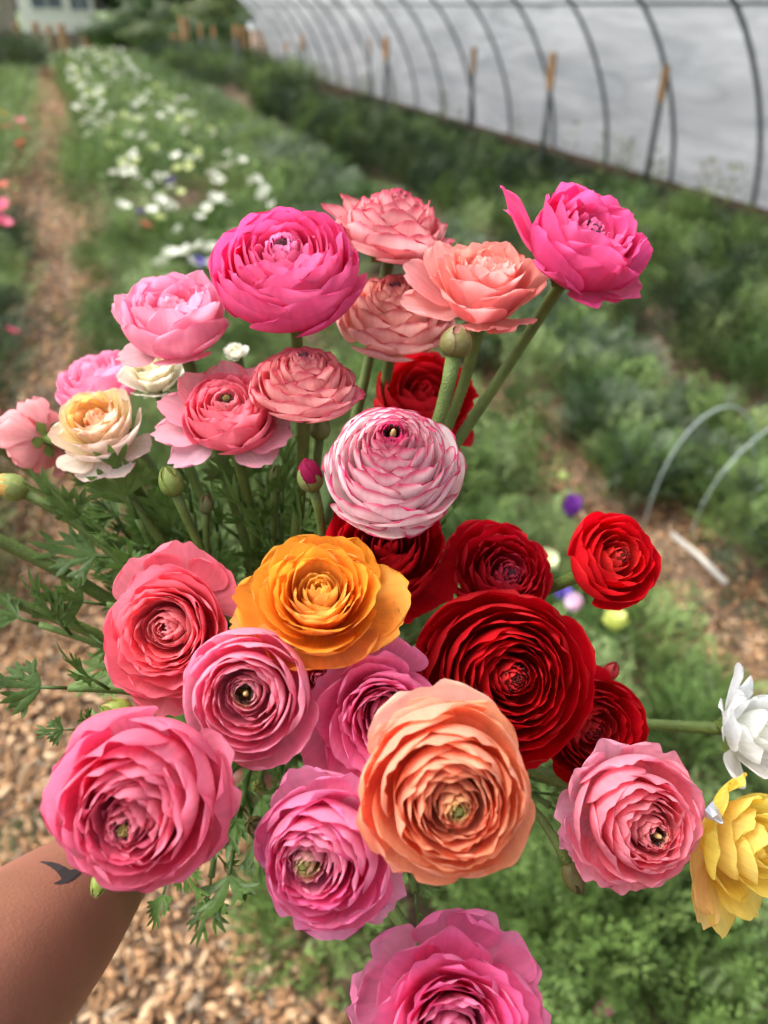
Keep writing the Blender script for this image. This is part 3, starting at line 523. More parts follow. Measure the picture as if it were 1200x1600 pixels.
def flower(lab,px,py,wpx,d,n,preset,N,ramp,back=None,edge=None,base=None,es=0,bs=0,jit=.03,rd=.28,centre='none',asp=1,hs=1,roll=0,outer=10,extra=(),rs=.0035,leafn=1,seed=1,hole=0,wr=.02,edg=.012,skew=.07,tmin=0,name='ranunculus',off=None,bow=0,open_=1,sep=True,grp='ranunculus blooms held in the bouquet',point=0,wmul=1,notch=.05,texp=1.12,ew=.2,ecc=(0,0)):
    st=random.getstate(); random.seed(seed*77+5)
    R=wpx/2*d/F; n=D(*n); fc=P(px,py,d); M3=frame(n,roll); root=empty(name,fc,M3); tag(root,lab,'flower',grp)
    K=PRESET[preset]; zb=-.5*hs; parts=[]; ob=[]
    for i in range(N):
        t=tmin+(1-tmin)*(i/(N-1))**texp; rho,z,bul,w=lerp_keys(K,t); zs=z*hs
        j=jit*(0.25+t)
        if hole: 
            k=hole*(1-sm(t/.35)); rho+=k; bul=max(bul,rho*1.05+.03); 
        rho*=1+random.gauss(0,j); zs+=random.gauss(0,j*.8); w=math.radians(w)*random.uniform(.9,1.2)*wmul; bul*=1+random.gauss(0,j*.5)
        if t>.5: rho=bul+(rho-bul)*open_ if open_!=1 else rho
        th=i*2.39996+random.gauss(0,.12); zbt=zb*(.35+.65*sm(t*1.6)); nu,nv=(13,11) if t<.3 else (19,17 if ew>.15 else 22)
        g=petal_arrays(th,w,rho,zs,bul,zbt,rd*random.uniform(.7,1.3),random.choice((1,1,1,-1))*skew*random.uniform(.6,1.4)*(1.15-.7*t),R,nu,nv,wr*(.3+t)*random.uniform(.3,1.4),random.gauss(0,.015)*(t>.3),edg*(.3+t)*random.uniform(0,1.0),notch*random.uniform(0,.7)*(t>.2),.05+.03*t,.35,point)
        oc=(1-t)**1.2; g[0][:,0]+=ecc[0]*R*oc; g[0][:,1]+=ecc[1]*R*oc
        cf=lerp_col(ramp,t)*random.uniform(.93,1.06); cb=(lerp_col(back,t) if back else np.clip(cf*1.1+.01,0,1))*random.uniform(.95,1.05)
        ec=s2l(edge) if edge is not None else np.clip(cf*1.2+.015,0,1); bc=s2l(base) if base is not None else cf
        pm=petal_mesh('',g,cf,cb,ec,bc,es if es else .35,bs,None,i*.37+seed,ew)
        (ob if i>=N-outer else parts).append(pm)
    V,Fc,A=join(parts); bl=mesh('blossom',V,Fc,M_PETAL,root,A)
    for pm in ob: V,Fc,A=join([pm]); mesh('petal',V,Fc,M_PETAL,bl,A)
    for q,ex in enumerate(extra): # azimuth deg, length, rim height, half width deg, colour
        az,ln,zr,wd=ex[:4]; c=lift(s2l(ex[4])) if len(ex)>4 else lerp_col(ramp,1); bul=ex[5] if len(ex)>5 else ln*.62
        g=petal_arrays(math.radians(az)-roll,math.radians(wd),ln,zr,bul,zb*.8,.34,.0,R,21,18,wr*1.6,0,edg*1.2,.05,.05,.22,point)
        ec=s2l(edge) if edge is not None else np.clip(c*1.2+.015,0,1)
        pm=petal_mesh('',g,c,np.clip(c*1.08+.01,0,1),ec,s2l(base) if base is not None else c*.9+.06,es if es else .3,bs,None,q*1.7+seed); V,Fc,A=join([pm]); mesh('petal',V,Fc,M_PETAL,bl,A)
    centre_part(root,R,centre,lerp_keys(K,0)[1]*hs-.02,ecc)
    if sep: sepals(root,R,zb,ln=.44)
    stem_part(root,fc,n,R,rs,leafn=leafn,off=off,bow=bow)
    random.setstate(st); return root
def bud(lab,px,py,wpx,d,n,col,tip=None,asp=1.25,rs=.0022,seed=1,open_=0,inner=None,name='ranunculus_bud',bow=0,leafn=1,off=None,hairy=True,grp='unopened ranunculus buds held in the bouquet'):
    st=random.getstate(); random.seed(seed*31+3)
    R=wpx/2*d/F; n=D(*n); fc=P(px,py,d); root=empty(name,fc,frame(n)); tag(root,lab,'flower bud',grp)
    c=s2l(col); ic=s2l(inner) if inner else c*1.1
    parts=[]
    for i in range(9):
        g=petal_arrays(i*2.4,1.1,.05+.02*i*open_,asp*.86,.80+.015*i,-asp*.8,.3,.06,R,13,14,.01,0,.0,0,.04,.35); parts.append(petal_mesh('',g,ic*random.uniform(.9,1.1),ic*random.uniform(.88,1.12),ic*.8,c,.3,.3,None,i))
    V,Fc,A=join(parts); mesh('petals',V,Fc,M_PETAL,root,A)
    for i in range(5):
        lift=random.uniform(0,.35)*open_
        g=petal_arrays(i*2*math.pi/5,.80,.10+lift,asp*(.95-open_*.35),.93+.03*(i%2),-asp*.86,.38,.04,R,13,14,.015,0,.008,0,.05,.4,.12)
        cc=c*random.uniform(.85,1.15); X,Fc,cf,cb,q=petal_mesh('',g,cc,cc,s2l(tip) if tip else cc*.8,cc*.9,.7,.2,None,i); mesh('sepal',X,Fc,M_LEAF,root,{'Col':cf})
    stem_part(root,fc,n,R*asp*1.55,rs,leafn=leafn,off=off,bow=bow,hangs=.5)
    random.setstate(st); return root
# ---------------------------------------------------------------- the blooms
flower('large hot pink ball shaped bloom with a small dark eye, upper left of the bouquet',446,414,236,.40,(-.03,.52,.85),'ball',74,[(0,(236,120,180)),(.25,(238,110,170)),(.35,(232,60,130)),(1,(232,66,140))],centre='dark',outer=14,seed=1,hole=.06,hs=1.15,back=[(0,(240,130,185)),(1,(228,72,140))])
flower('pink and salmon two tone bloom with many short petals at the top',616,348,190,.455,(.16,.80,.58),'dome',66,[(0,(238,120,150)),(.4,(236,140,150)),(1,(240,160,165))],edge=(200,44,88),base=(240,206,150),es=.9,ew=.16,bs=.8,jit=.05,rd=.35,outer=12,seed=2,back=[(0,(250,180,180)),(1,(246,176,178))],extra=[(178,1.22,.1,34,(240,165,180)),(150,1.05,.2,30,(240,175,170)),(-90,1.05,-.1,30),(-20,1.05,-.05,32)],centre='dark')
flower('peach pink bloom with loose outer petals on its left, upper right of centre',757,440,208,.41,(.02,.70,.71),'open',50,[(0,(250,190,180)),(.35,(246,168,150)),(.6,(240,140,125)),(1,(240,140,132))],jit=.05,outer=12,seed=3,hs=1.15,extra=[(168,1.25,.12,30,(242,150,150),.8),(196,1.28,-.18,30,(242,158,155),.8),(140,1.0,.32,26,(246,170,160),.8),(-60,1.0,-.25,30,(236,128,128),.8),(-95,1.0,-.22,30,(238,140,135),.8)],back=[(0,(250,190,180)),(1,(242,150,150))],edg=.02,leafn=0,wr=.03)
flower('magenta pink bloom furthest right at the top, standing against the green crop',916,378,206,.40,(.28,.52,.80),'cup',48,[(0,(244,120,180)),(.3,(238,80,155)),(1,(232,60,138))],jit=.06,outer=12,seed=4,hs=1.15,extra=[(163,1.55,.22,17,(232,70,140),.95),(176,1.35,.12,18,(236,84,150),.95),(-75,1.05,-.25,32,(222,60,132),.9),(-35,1.1,-.15,30,(236,90,155),.9),(-125,1.0,-.1,32,(214,60,128),.9)],back=[(0,(240,110,170)),(1,(224,66,138))],centre='dark',edg=.025,leafn=0,wr=.035)
flower('dusky salmon bloom with scale like petals, tucked under the peach pink one',616,482,182,.455,(.05,.66,.75),'dome',64,[(0,(236,150,140)),(.35,(236,160,140)),(1,(240,176,172))],edge=(186,52,76),base=(244,196,160),es=.9,ew=.14,bs=.4,jit=.03,rd=.3,centre='dark',outer=12,seed=5,back=[(0,(250,190,170)),(1,(246,190,186))],hole=.05)
flower('light candy pink bloom with a ragged outline, upper left',272,495,180,.42,(-.08,.72,.70),'cup',46,[(0,(246,160,190)),(.3,(240,120,165)),(.5,(242,140,185)),(1,(242,150,192))],jit=.06,outer=12,seed=6,hs=1.2,extra=[(208,1.15,-.42,34,(226,160,180),.8),(160,1.05,.3,28,(244,160,196),.9),(-30,1.05,-.05,34,(238,150,185),.9),(-75,1.0,-.32,36,(236,140,175),.9)],back=[(0,(248,170,200)),(1,(244,160,195))],edg=.03,wr=.03)
flower('soft pink bloom half hidden behind the cream bloom on the left',150,592,140,.50,(-.25,.70,.65),'ball',40,[(0,(240,150,190)),(1,(238,140,184))],outer=9,seed=7)
flower('white bloom mostly hidden behind the light pink and cream blooms',238,580,130,.475,(.0,.55,.8),'open',38,[(0,(232,220,180)),(1,(240,236,222))],base=(230,226,190),bs=.5,outer=9,seed=8)
flower('small white bloom glimpsed between the hot pink and coral pink blooms',368,550,44,.50,(.0,.6,.8),'open',30,[(0,(232,228,200)),(1,(236,236,226))],outer=8,seed=9)
flower('cream and pale yellow bloom with peach heart and blush outer petals, left side',155,665,150,.435,(-.10,.60,.79),'bowl',50,[(0,(246,180,150)),(.25,(248,190,110)),(.5,(250,212,100)),(.75,(248,228,150)),(1,(242,228,206))],edge=(232,170,160),es=.35,base=(240,210,110),bs=.4,jit=.045,outer=13,seed=10,extra=[(-60,1.22,-.42,28,(238,215,208),.85),(-95,1.2,-.42,28,(238,220,212),.85),(-125,1.18,-.25,28,(242,228,208),.9),(-25,1.18,-.3,28,(236,214,205),.85)],back=[(0,(246,210,160)),(1,(240,224,214))],hs=1.1)
flower('coral pink bloom with an open greenish eye and loose pale petals on both sides',357,640,150,.41,(.02,.60,.80),'ball',54,[(0,(244,140,160)),(.3,(244,120,145)),(1,(236,96,126))],centre='gold',hole=.16,outer=12,seed=11,hs=1.15,extra=[(172,1.55,.0,26,(240,150,178),.9),(196,1.65,-.3,26,(240,160,186),.9),(222,1.55,-.55,26,(232,165,195),.9),(140,1.35,.2,28,(232,130,150),.9),(100,1.3,.2,34,(232,130,150),.9),(60,1.3,.15,34,(230,120,146),.9),(-25,1.45,-.25,32,(222,130,160),.9),(-50,1.4,-.5,30,(226,150,175),.9)],back=[(0,(244,150,165)),(1,(234,110,140))])
flower('salmon pink bloom densely layered with darker petal rims, centre left near the top',475,590,168,.40,(.06,.76,.65),'dome',74,[(0,(238,150,160)),(.3,(240,150,150)),(.7,(234,130,136)),(1,(230,124,142))],edge=(190,44,84),base=(246,190,140),es=.9,ew=.15,bs=.5,jit=.04,rd=.33,centre='dark',outer=12,seed=12,hole=.05,extra=[(-12,1.15,-.2,30,(222,100,130),.9),(-80,1.0,-.3,32,(220,100,130),.9),(-160,1.02,-.15,32,(220,96,125),.9)],back=[(0,(248,180,170)),(1,(240,165,165))])
flower('dark red bloom behind the thick green bud stem in the middle',662,622,184,.50,(.2,.55,.80),'cup',34,[(0,(190,24,36)),(1,(186,12,28))],jit=.05,outer=12,seed=13,edg=.03,wr=.03,extra=[(-50,1.1,-.2,32,(190,20,36),.9)],grp='dark red ranunculus held in the bouquet')
flower('white bloom with every petal rimmed in magenta, dark eye, centre of the bouquet',614,714,216,.365,(-.02,.52,.85),'dome',84,[(0,(214,60,120)),(.12,(240,150,180)),(.3,(250,222,224)),(1,(250,236,238))],edge=(205,24,100),base=(250,236,190),es=1.0,ew=.15,wmul=1.15,bs=.35,jit=.028,rd=.32,centre='brown',outer=14,seed=14,hole=.07,hs=1.25,back=[(0,(220,80,130)),(.3,(248,214,222)),(1,(250,228,234))],edg=.012,extra=[(-85,1.08,-.5,36,(246,214,222),.95),(-55,1.04,-.4,30,(246,212,222),.95),(-125,1.04,-.4,30,(246,212,222),.95)])
RED=[(0,(206,40,44)),(.2,(200,22,30)),(.35,(184,8,22)),(1,(176,4,20))]
flower('red cupped bloom directly beneath the magenta rimmed white one',605,858,206,.405,(.0,.45,.89),'cup',34,[(0,(176,10,26)),(1,(176,6,24))],jit=.04,outer=12,seed=15,hs=1.2,extra=[(-35,1.2,-.2,32,(178,8,26),.95),(-70,1.1,-.3,32,(178,8,26),.95)],grp='dark red ranunculus held in the bouquet')
flower('small crimson bloom with a ragged rosy centre, right of the magenta rimmed one',782,892,170,.415,(.12,.42,.90),'open',44,[(0,(176,40,70)),(.2,(190,40,66)),(.4,(178,12,34)),(1,(178,8,28))],jit=.07,outer=12,seed=16,ecc=(0.14,-0.12),centre='dark',hole=.03,edg=.03,wr=.035,grp='dark red ranunculus held in the bouquet')
flower('single bright red bloom standing apart on the right with a visible stem',953,876,160,.385,(.22,.30,.93),'cup',38,[(0,(226,50,40)),(.3,(228,34,32)),(.45,(196,10,24)),(1,(190,6,24))],jit=.035,outer=10,seed=17,ecc=(0.12,0.06),hs=1.2,centre='red',leafn=0,grp='dark red ranunculus held in the bouquet',off=Vector((.01,0,0)))
flower('largest deep red bloom with a dark knotted eye, right of centre',790,1062,275,.375,(.08,.10,.99),'open',70,RED,jit=.022,outer=16,seed=18,ecc=(0.05,0.05),centre='red',hs=1.1,hole=.015,edg=.01,extra=[(150,1.06,-.02,34,(170,6,22),.9),(165,1.0,.1,26,(170,8,24),.9),(-70,1.12,-.2,34,(190,8,24),.9)],leafn=0,grp='dark red ranunculus held in the bouquet')
flower('red bloom half covered by the largest red one, its ruffled eye turned right',925,1138,172,.405,(.15,.05,.98),'cup',44,[(0,(206,40,48)),(.3,(206,34,40)),(.45,(178,6,22)),(1,(176,4,20))],jit=.06,outer=12,seed=19,ecc=(-0.05,0),centre='red',hs=1.1,edg=.02,extra=[(95,1.15,-.05,36,(186,10,26),.9),(-100,1.1,-.1,36,(172,6,20),.9),(10,.98,.1,34,(180,6,22),.9)],grp='dark red ranunculus held in the bouquet')
flower('coral bloom on the left edge of the bouquet, rim turned toward the mulch',267,985,228,.355,(-.05,.08,.99),'bowl',68,[(0,(246,160,165)),(.24,(244,140,145)),(.32,(240,92,105)),(1,(238,92,118))],jit=.03,outer=14,seed=20,ecc=(0.0,0.06),asp=1.2,centre='none',hs=1.0,back=[(0,(246,150,160)),(1,(236,110,140))],extra=[(80,1.22,-.0,40,(238,110,135),.95),(45,1.12,-.05,36,(236,105,130),.95),(120,1.15,-.1,36,(238,120,145),.95),(-95,1.2,-.1,36,(238,95,120),.95),(-60,1.12,-.05,34,(236,92,118),.95),(-135,1.1,-.1,34,(238,100,130),.95)])
flower('orange bloom with a golden yellow heart in the middle of the bouquet',498,934,224,.345,(.0,.56,.83),'bowl',54,[(0,(250,204,90)),(.25,(250,190,70)),(.4,(248,160,36)),(1,(244,146,32))],jit=.05,outer=14,seed=21,ecc=(0.02,0.05),hs=.95,edge=(250,190,80),es=.3,extra=[(5,1.3,-.08,36,(246,160,50),.95),(-18,1.2,-.12,30,(246,160,56),.95),(178,1.2,-.05,30,(244,150,40),.95),(196,1.28,-.1,20,(240,160,80),.9),(60,1.06,.05,36,(244,145,30),.95),(120,1.06,.05,36,(244,145,30),.95),(-60,1.05,-.1,36,(242,150,60),.95),(-120,1.05,-.1,36,(242,150,60),.95)],back=[(0,(250,196,90)),(1,(240,156,70))],leafn=0)
flower('round pink bloom with a wide brown seed eye, left of centre',388,1088,212,.33,(-.02,.06,1),'bowl',54,[(0,(196,176,110)),(.07,(214,180,140)),(.13,(238,140,168)),(.4,(236,120,155)),(1,(234,120,164))],jit=.05,outer=12,seed=22,ecc=(0.0,0.08),centre='brown',hole=.10,hs=1.0,back=[(0,(238,150,170)),(1,(236,150,185))],edge=(240,170,190),es=.4,base=(220,190,120),bs=.0,leafn=0)
flower('orchid pink bloom tucked behind the peach orange one',588,1120,246,.345,(.12,.02,.99),'open',58,[(0,(244,160,195)),(.3,(244,140,188)),(.5,(242,104,165)),(1,(242,110,170))],jit=.05,outer=14,seed=23,ecc=(0.24,0.04),hs=1.1,back=[(0,(244,160,200)),(1,(236,120,180))],edge=(240,160,200),es=.25,wr=.03,extra=[(205,1.02,.1,36,(236,110,172),.9),(-110,1.05,-.1,36,(232,110,170),.9),(75,1.04,-.0,36,(236,120,178),.9)],leafn=0)
flower('large peach orange bloom with a green eye, front centre',702,1240,270,.30,(.03,.02,1),'open',76,[(0,(196,190,110)),(.05,(226,190,130)),(.12,(246,160,125)),(.5,(244,146,106)),(.8,(242,140,96)),(1,(244,160,116))],jit=.05,outer=16,seed=24,ecc=(0.07,-0.1),centre='green',hole=.035,hs=1.1,back=[(0,(200,190,110)),(.2,(246,170,130)),(1,(244,170,140))],edge=(246,180,145),es=.3,wr=.028,edg=.016,extra=[(102,1.24,-.28,52,(246,204,180),1.0),(125,1.12,-.1,34,(246,176,145),.95),(150,1.02,.05,34,(240,130,105),.95),(190,1.02,.1,30,(236,120,95),.95),(-125,1.16,-.3,24,(240,160,130),1.0),(60,1.1,-.15,36,(244,160,112),.95),(-60,1.0,-.1,36,(244,160,125),.95)],leafn=0)
flower('magenta pink bloom with a lime green eye, bottom centre',508,1342,222,.315,(-.12,.0,.99),'open',66,[(0,(190,196,96)),(.16,(206,204,120)),(.24,(236,150,180)),(.34,(240,120,172)),(.5,(240,80,150)),(1,(242,112,172))],jit=.045,outer=14,seed=25,ecc=(-0.26,0.02),centre='green',hole=.015,hs=1.15,back=[(0,(205,205,120)),(.2,(240,160,190)),(1,(236,130,184))],edge=(238,150,198),es=.28,wr=.035,edg=.02,extra=[(110,1.26,-.2,40,(236,140,190),.95),(75,1.15,-.2,36,(234,130,184),.95),(-30,1.22,-.35,24,(236,150,196),.95),(-50,1.3,-.4,20,(236,150,196),.95),(-85,1.28,-.2,40,(236,130,186),.95),(-120,1.15,-.15,36,(234,120,180),.95),(165,1.05,-.1,36,(234,125,184),.95)],leafn=0)
flower('rose pink bloom with crowded frilled petals at the lower left, above the forearm',216,1250,276,.30,(-.04,-.03,1),'open',70,[(0,(236,130,160)),(.2,(232,110,145)),(.45,(228,70,115)),(.75,(230,86,130)),(1,(232,104,150))],jit=.065,outer=16,seed=26,ecc=(-0.06,-0.22),centre='gold',hole=.06,hs=1.15,back=[(0,(238,140,165)),(1,(232,110,150))],edge=(240,140,170),es=.25,wr=.035,edg=.02,extra=[(12,1.09,-.2,36,(226,120,155),.95),(-20,1.07,-.25,36,(226,125,160),.95),(160,1.05,-.2,36,(232,120,165),.95)],leafn=2)
flower('salmon pink bloom with mauve outer petals and a yellow rimmed eye, lower right',995,1280,206,.36,(.10,.08,.99),'open',56,[(0,(236,180,140)),(.1,(242,130,140)),(.5,(240,110,130)),(.8,(238,120,145)),(1,(238,130,160))],jit=.055,outer=14,seed=27,ecc=(0.18,-0.16),centre='brown',hole=.09,hs=1.2,base=(240,190,90),bs=.25,back=[(0,(240,140,150)),(1,(238,150,180))],edge=(240,160,180),es=.25,wr=.035,edg=.02,extra=[(115,1.24,-.05,30,(236,160,192),.95),(140,1.18,.0,28,(236,150,185),.95),(60,1.15,-.05,38,(240,145,172),.95),(185,1.2,-.2,28,(230,150,190),.95),(205,1.18,-.25,26,(230,150,190),.95),(-125,1.2,-.15,26,(236,130,165),.95),(-95,1.15,-.15,30,(238,130,160),.95),(-60,1.1,-.15,30,(238,130,160),.95),(25,1.06,.05,34,(240,135,158),.95)],leafn=0)
flower('orchid pink bloom cut by the bottom edge of the picture',708,1598,294,.325,(.03,.30,.95),'open',58,[(0,(240,140,190)),(.3,(236,100,165)),(.55,(236,62,138)),(1,(240,100,162))],jit=.055,outer=14,seed=28,ecc=(0.02,-0.1),hs=1.15,back=[(0,(240,150,195)),(1,(232,120,176))],edge=(236,130,180),es=.25,wr=.035,edg=.02,extra=[(55,1.1,.0,36,(228,120,175),.95),(85,1.05,.0,34,(228,110,170),.95),(150,1.1,-.1,36,(226,130,180),.95),(175,1.08,-.2,34,(226,130,180),.95),(15,1.05,-.1,34,(228,110,170),.95)],leafn=0)
flower('bright yellow bloom seen from the side at the right edge',1172,1318,196,.385,(.55,.05,.8),'loose',24,[(0,(248,222,90)),(1,(246,218,80))],jit=.08,outer=10,seed=29,hs=1.3,base=(244,190,70),bs=.3,back=[(0,(246,215,100)),(1,(244,214,110))],edge=(246,225,120),es=.3,wr=.035,edg=.012,wmul=1.15,extra=[(130,1.25,.15,32,(246,214,80),.95),(108,1.1,.1,30,(246,218,90),.95),(-105,1.5,-.3,34,(244,214,100),1.0),(-132,1.5,-.25,26,(242,200,120),1.0),(200,1.45,-.1,36,(244,190,110),1.1),(170,1.2,.2,30,(246,220,80),.95),(-78,1.3,-.1,34,(246,216,90),.95)],leafn=0,off=Vector((.01,0,0)))
flower('white bloom with pointed petals cut by the right edge, above the yellow one',1196,1142,176,.42,(.50,.2,.82),'loose',20,[(0,(240,240,225)),(1,(240,242,244))],jit=.08,outer=9,seed=30,hs=1.2,base=(225,228,180),bs=.3,wr=.04,edg=.02,point=.12,extra=[(130,1.5,.25,20,(244,245,246),.9),(168,1.35,.1,24,(244,245,246),.9),(-125,1.1,-.2,26,(238,240,240),.9),(150,1.1,.3,22,(242,243,244),.9)],leafn=0,off=Vector((.01,0,0)))
flower('blush pink bloom turned away at the left, showing its green sepals',56,685,128,.48,(-.80,.05,-.55),'dome',40,[(0,(236,150,160)),(1,(234,160,170))],outer=12,seed=31,back=[(0,(238,160,170)),(1,(238,172,180))],hs=1.0,wmul=.8,jit=.08,wr=.05,edg=.04,edge=(236,130,150),es=.4)
flower('rosy red bloom just cut off by the left edge',-42,668,104,.50,(-.4,.5,.75),'ball',36,[(0,(232,80,120)),(1,(228,70,110))],outer=8,seed=32)
flower('mauve pink bloom glimpsed in the gap between orange and orchid pink blooms',500,1060,130,.385,(.0,.1,1),'open',36,[(0,(232,120,165)),(1,(228,110,160))],outer=8,seed=33,leafn=0)
flower('coral bloom wholly past the left edge on a thick arching stem',-110,800,120,.42,(-.75,.4,.5),'ball',34,[(0,(240,120,130)),(1,(236,100,120))],outer=8,seed=34,leafn=1,rs=.004)
flower('pink bloom past the left edge on the lowest leafy stem',-120,900,110,.42,(-.85,.3,.4),'ball',34,[(0,(240,140,170)),(1,(236,120,160))],outer=8,seed=35,leafn=1)
# ---------------------------------------------------------------- buds
bud('fat olive green and brown bud right under the peach pink bloom',713,534,70,.395,(.15,.95,.2),(128,124,72),(170,110,100),.85,.0035,1,inner=(190,130,120),leafn=0)
bud('yellow tipped green bud at the left edge on a long stem',15,760,56,.44,(-.85,.45,.25),(140,156,84),(200,190,120),1.15,.0026,2,open_=.6,inner=(238,200,120),leafn=2)
bud('green bud hanging below the loose pale petals of the coral pink bloom',267,752,52,.425,(-.25,.85,.4),(128,150,76),(160,160,90),1.1,.0026,3,leafn=2)
bud('half open magenta bud with hairy green sepals, left of the magenta rimmed bloom',484,742,54,.39,(-.2,.85,.5),(120,132,76),(150,110,90),1.2,.0024,4,open_=1,inner=(176,40,90),leafn=1)
bud('bright green bud at the left between coral and rose pink blooms',182,1112,58,.345,(-.75,.45,.5),(142,162,70),(170,120,90),1.0,.0026,5,leafn=2)
bud('small hairy green bud hanging below the rose pink bloom over the forearm',157,1378,40,.325,(-.25,-.8,.35),(140,160,72),(190,190,130),1.25,.0024,6,leafn=0)
bud('brownish olive bud under the salmon pink bloom at the lower right',896,1372,44,.38,(.3,-.75,.3),(104,100,56),(80,62,44),1.3,.0024,7,leafn=0)
bud('dull green bud behind the dense salmon pink bloom',500,668,46,.44,(.1,.9,.3),(120,132,80),(140,120,90),1.0,.0024,8,leafn=1)
bud('small red bud at the upper right rim of the red blooms',955,1048,34,.42,(.35,.75,.4),(178,44,50),(120,70,50),1.1,.0020,9,inner=(200,40,48),leafn=0,grp=None)
bud('tiny pinkish bud deep among the stems under the coral pink bloom',322,788,32,.46,(.1,.9,.3),(110,122,80),(170,100,90),1.2,.0020,10,leafn=2)
bud('brown bud in the dark gap left of the magenta pink bloom',398,1290,40,.40,(-.2,.5,.8),(112,104,64),(100,80,56),1.1,.0022,11,leafn=2)
bud('pale green bud in the gap under the round pink bloom',402,1228,26,.40,(.1,.3,.9),(138,156,80),(160,170,90),1.3,.0020,12,leafn=2)
bud('green bud under the right loose petals of the coral pink bloom',432,742,34,.45,(.1,.9,.3),(120,138,76),(150,150,90),1.1,.0022,13,leafn=2)
# ---------------------------------------------------------------- loose leafy stems (feathery foliage)
def sprig(lab,px,py,d,n,size,nl,col=(92,124,58),seed=1):
    random.seed(seed*13); n=D(*n); tip=P(px,py,d); root=empty('leafy_stem',tip); tag(root,lab,'leafy stem','leafy stems held in the bouquet')
    stem_part(root,tip,n,.001,.0017,s2l((86,112,50)),ext=.05)
    g=(GRIP-tip)
    for k in range(nl):
        p=Vector((0,0,0))-n*(k*size*.42); s=(-1)**k; q=n.orthogonal().normalized(); q=Matrix.Rotation(k*2.2,3,n)@q
        leaf_mesh(root,p,n*.8+q*.8*(k>0),size*random.uniform(.8,1.15),s2l(col)*random.uniform(.55,.95))
SP_=[('uppermost ferny sprig left of the coral bloom',150,835,.45,(-.5,.6,.5),.055,4),('broad leaf sprig reaching left over the mulch',105,1075,.40,(-.95,.1,.3),.05,2),
('leafy sprig above the coral bloom',215,810,.45,(-.2,.8,.5),.06,5),('leafy sprig in the dark gap above the coral bloom',300,800,.47,(.0,.8,.5),.06,5),('leafy sprig behind the middle stems',375,790,.48,(.0,.9,.4),.06,5),('leafy sprig left of the orange bloom',440,800,.46,(.1,.8,.5),.055,5),
('toothed leaf sprig by the lower left stem',60,975,.43,(-.9,.35,.2),.045,4),('small frilled sprig beside the bright green bud',120,1140,.37,(-.9,.1,.4),.025,3),('ferny sprig drooping below the rose pink bloom',262,1372,.42,(-.1,-.7,.6),.032,5),('ferny sprig drooping beside the magenta pink bloom',330,1372,.44,(.0,-.7,.6),.036,6),
('leafy sprig in the gap right of the rose pink bloom',375,1260,.45,(.0,-.2,.95),.05,5),('leafy sprig below the gap of the rose pink bloom',365,1330,.44,(.0,-.5,.85),.05,5),('leafy sprig behind the red blooms',690,820,.49,(.4,.6,.6),.045,3),('leafy sprig left of the coral bloom rim',165,945,.44,(-.8,.2,.5),.05,4),('leafy sprig under the white rimmed bloom',470,850,.45,(.1,.7,.6),.05,4),
('leafy sprig behind the lower red bloom',860,1260,.45,(.5,-.2,.7),.04,3),('leafy sprig by the left white petals',190,770,.48,(-.4,.8,.4),.05,4),('leafy sprig above the orange bloom',520,820,.46,(.2,.7,.6),.045,4),
('dark sprig low behind the white petals at the left',205,850,.50,(-.3,.8,.5),.055,5),('dark sprig under the cream bloom',170,790,.51,(-.3,.8,.5),.055,5),('dark sprig between the two middle stems',340,830,.51,(0,.8,.5),.06,5),('dark sprig left of the half open magenta bud',420,720,.50,(.1,.9,.4),.05,4),('dark sprig deep under the coral pink bloom',270,830,.52,(-.1,.8,.5),.06,5),('dark sprig just above the top of the orange bloom',470,800,.51,(.1,.8,.5),.055,5),('dark sprig between round pink and magenta pink blooms',440,1215,.46,(.1,.1,.98),.04,4),('dark sprig beside the peach orange bloom rim',648,1395,.44,(.1,-.5,.8),.025,3)]
for i,a in enumerate(SP_): sprig(*a,seed=i+3)
# silver foil tip between salmon and yellow blooms
m=MB(); a=P(1104,1262,.365); b=P(1128,1287,.36); ax=(b-a); V,Fc=tube([a,a+ax*.45,b],[.0052,.0040,.0006],9); V=V+rng.normal(0,.0005,V.shape); m.add(V,Fc,s2l((200,204,210)))
def foil_fn(n,N,o):
    p=N('ShaderNodeBsdfPrincipled',i_Metallic=1.0,i_Roughness=.42); p.inputs['Base Color'].default_value=(.75,.77,.8,1); n.links.new(p.outputs[0],o.inputs[0])
tag(m.build('foil_wrap',newmat('foil',foil_fn),None,False),'crumpled silver foil cone poking out between the salmon pink and yellow blooms','foil')
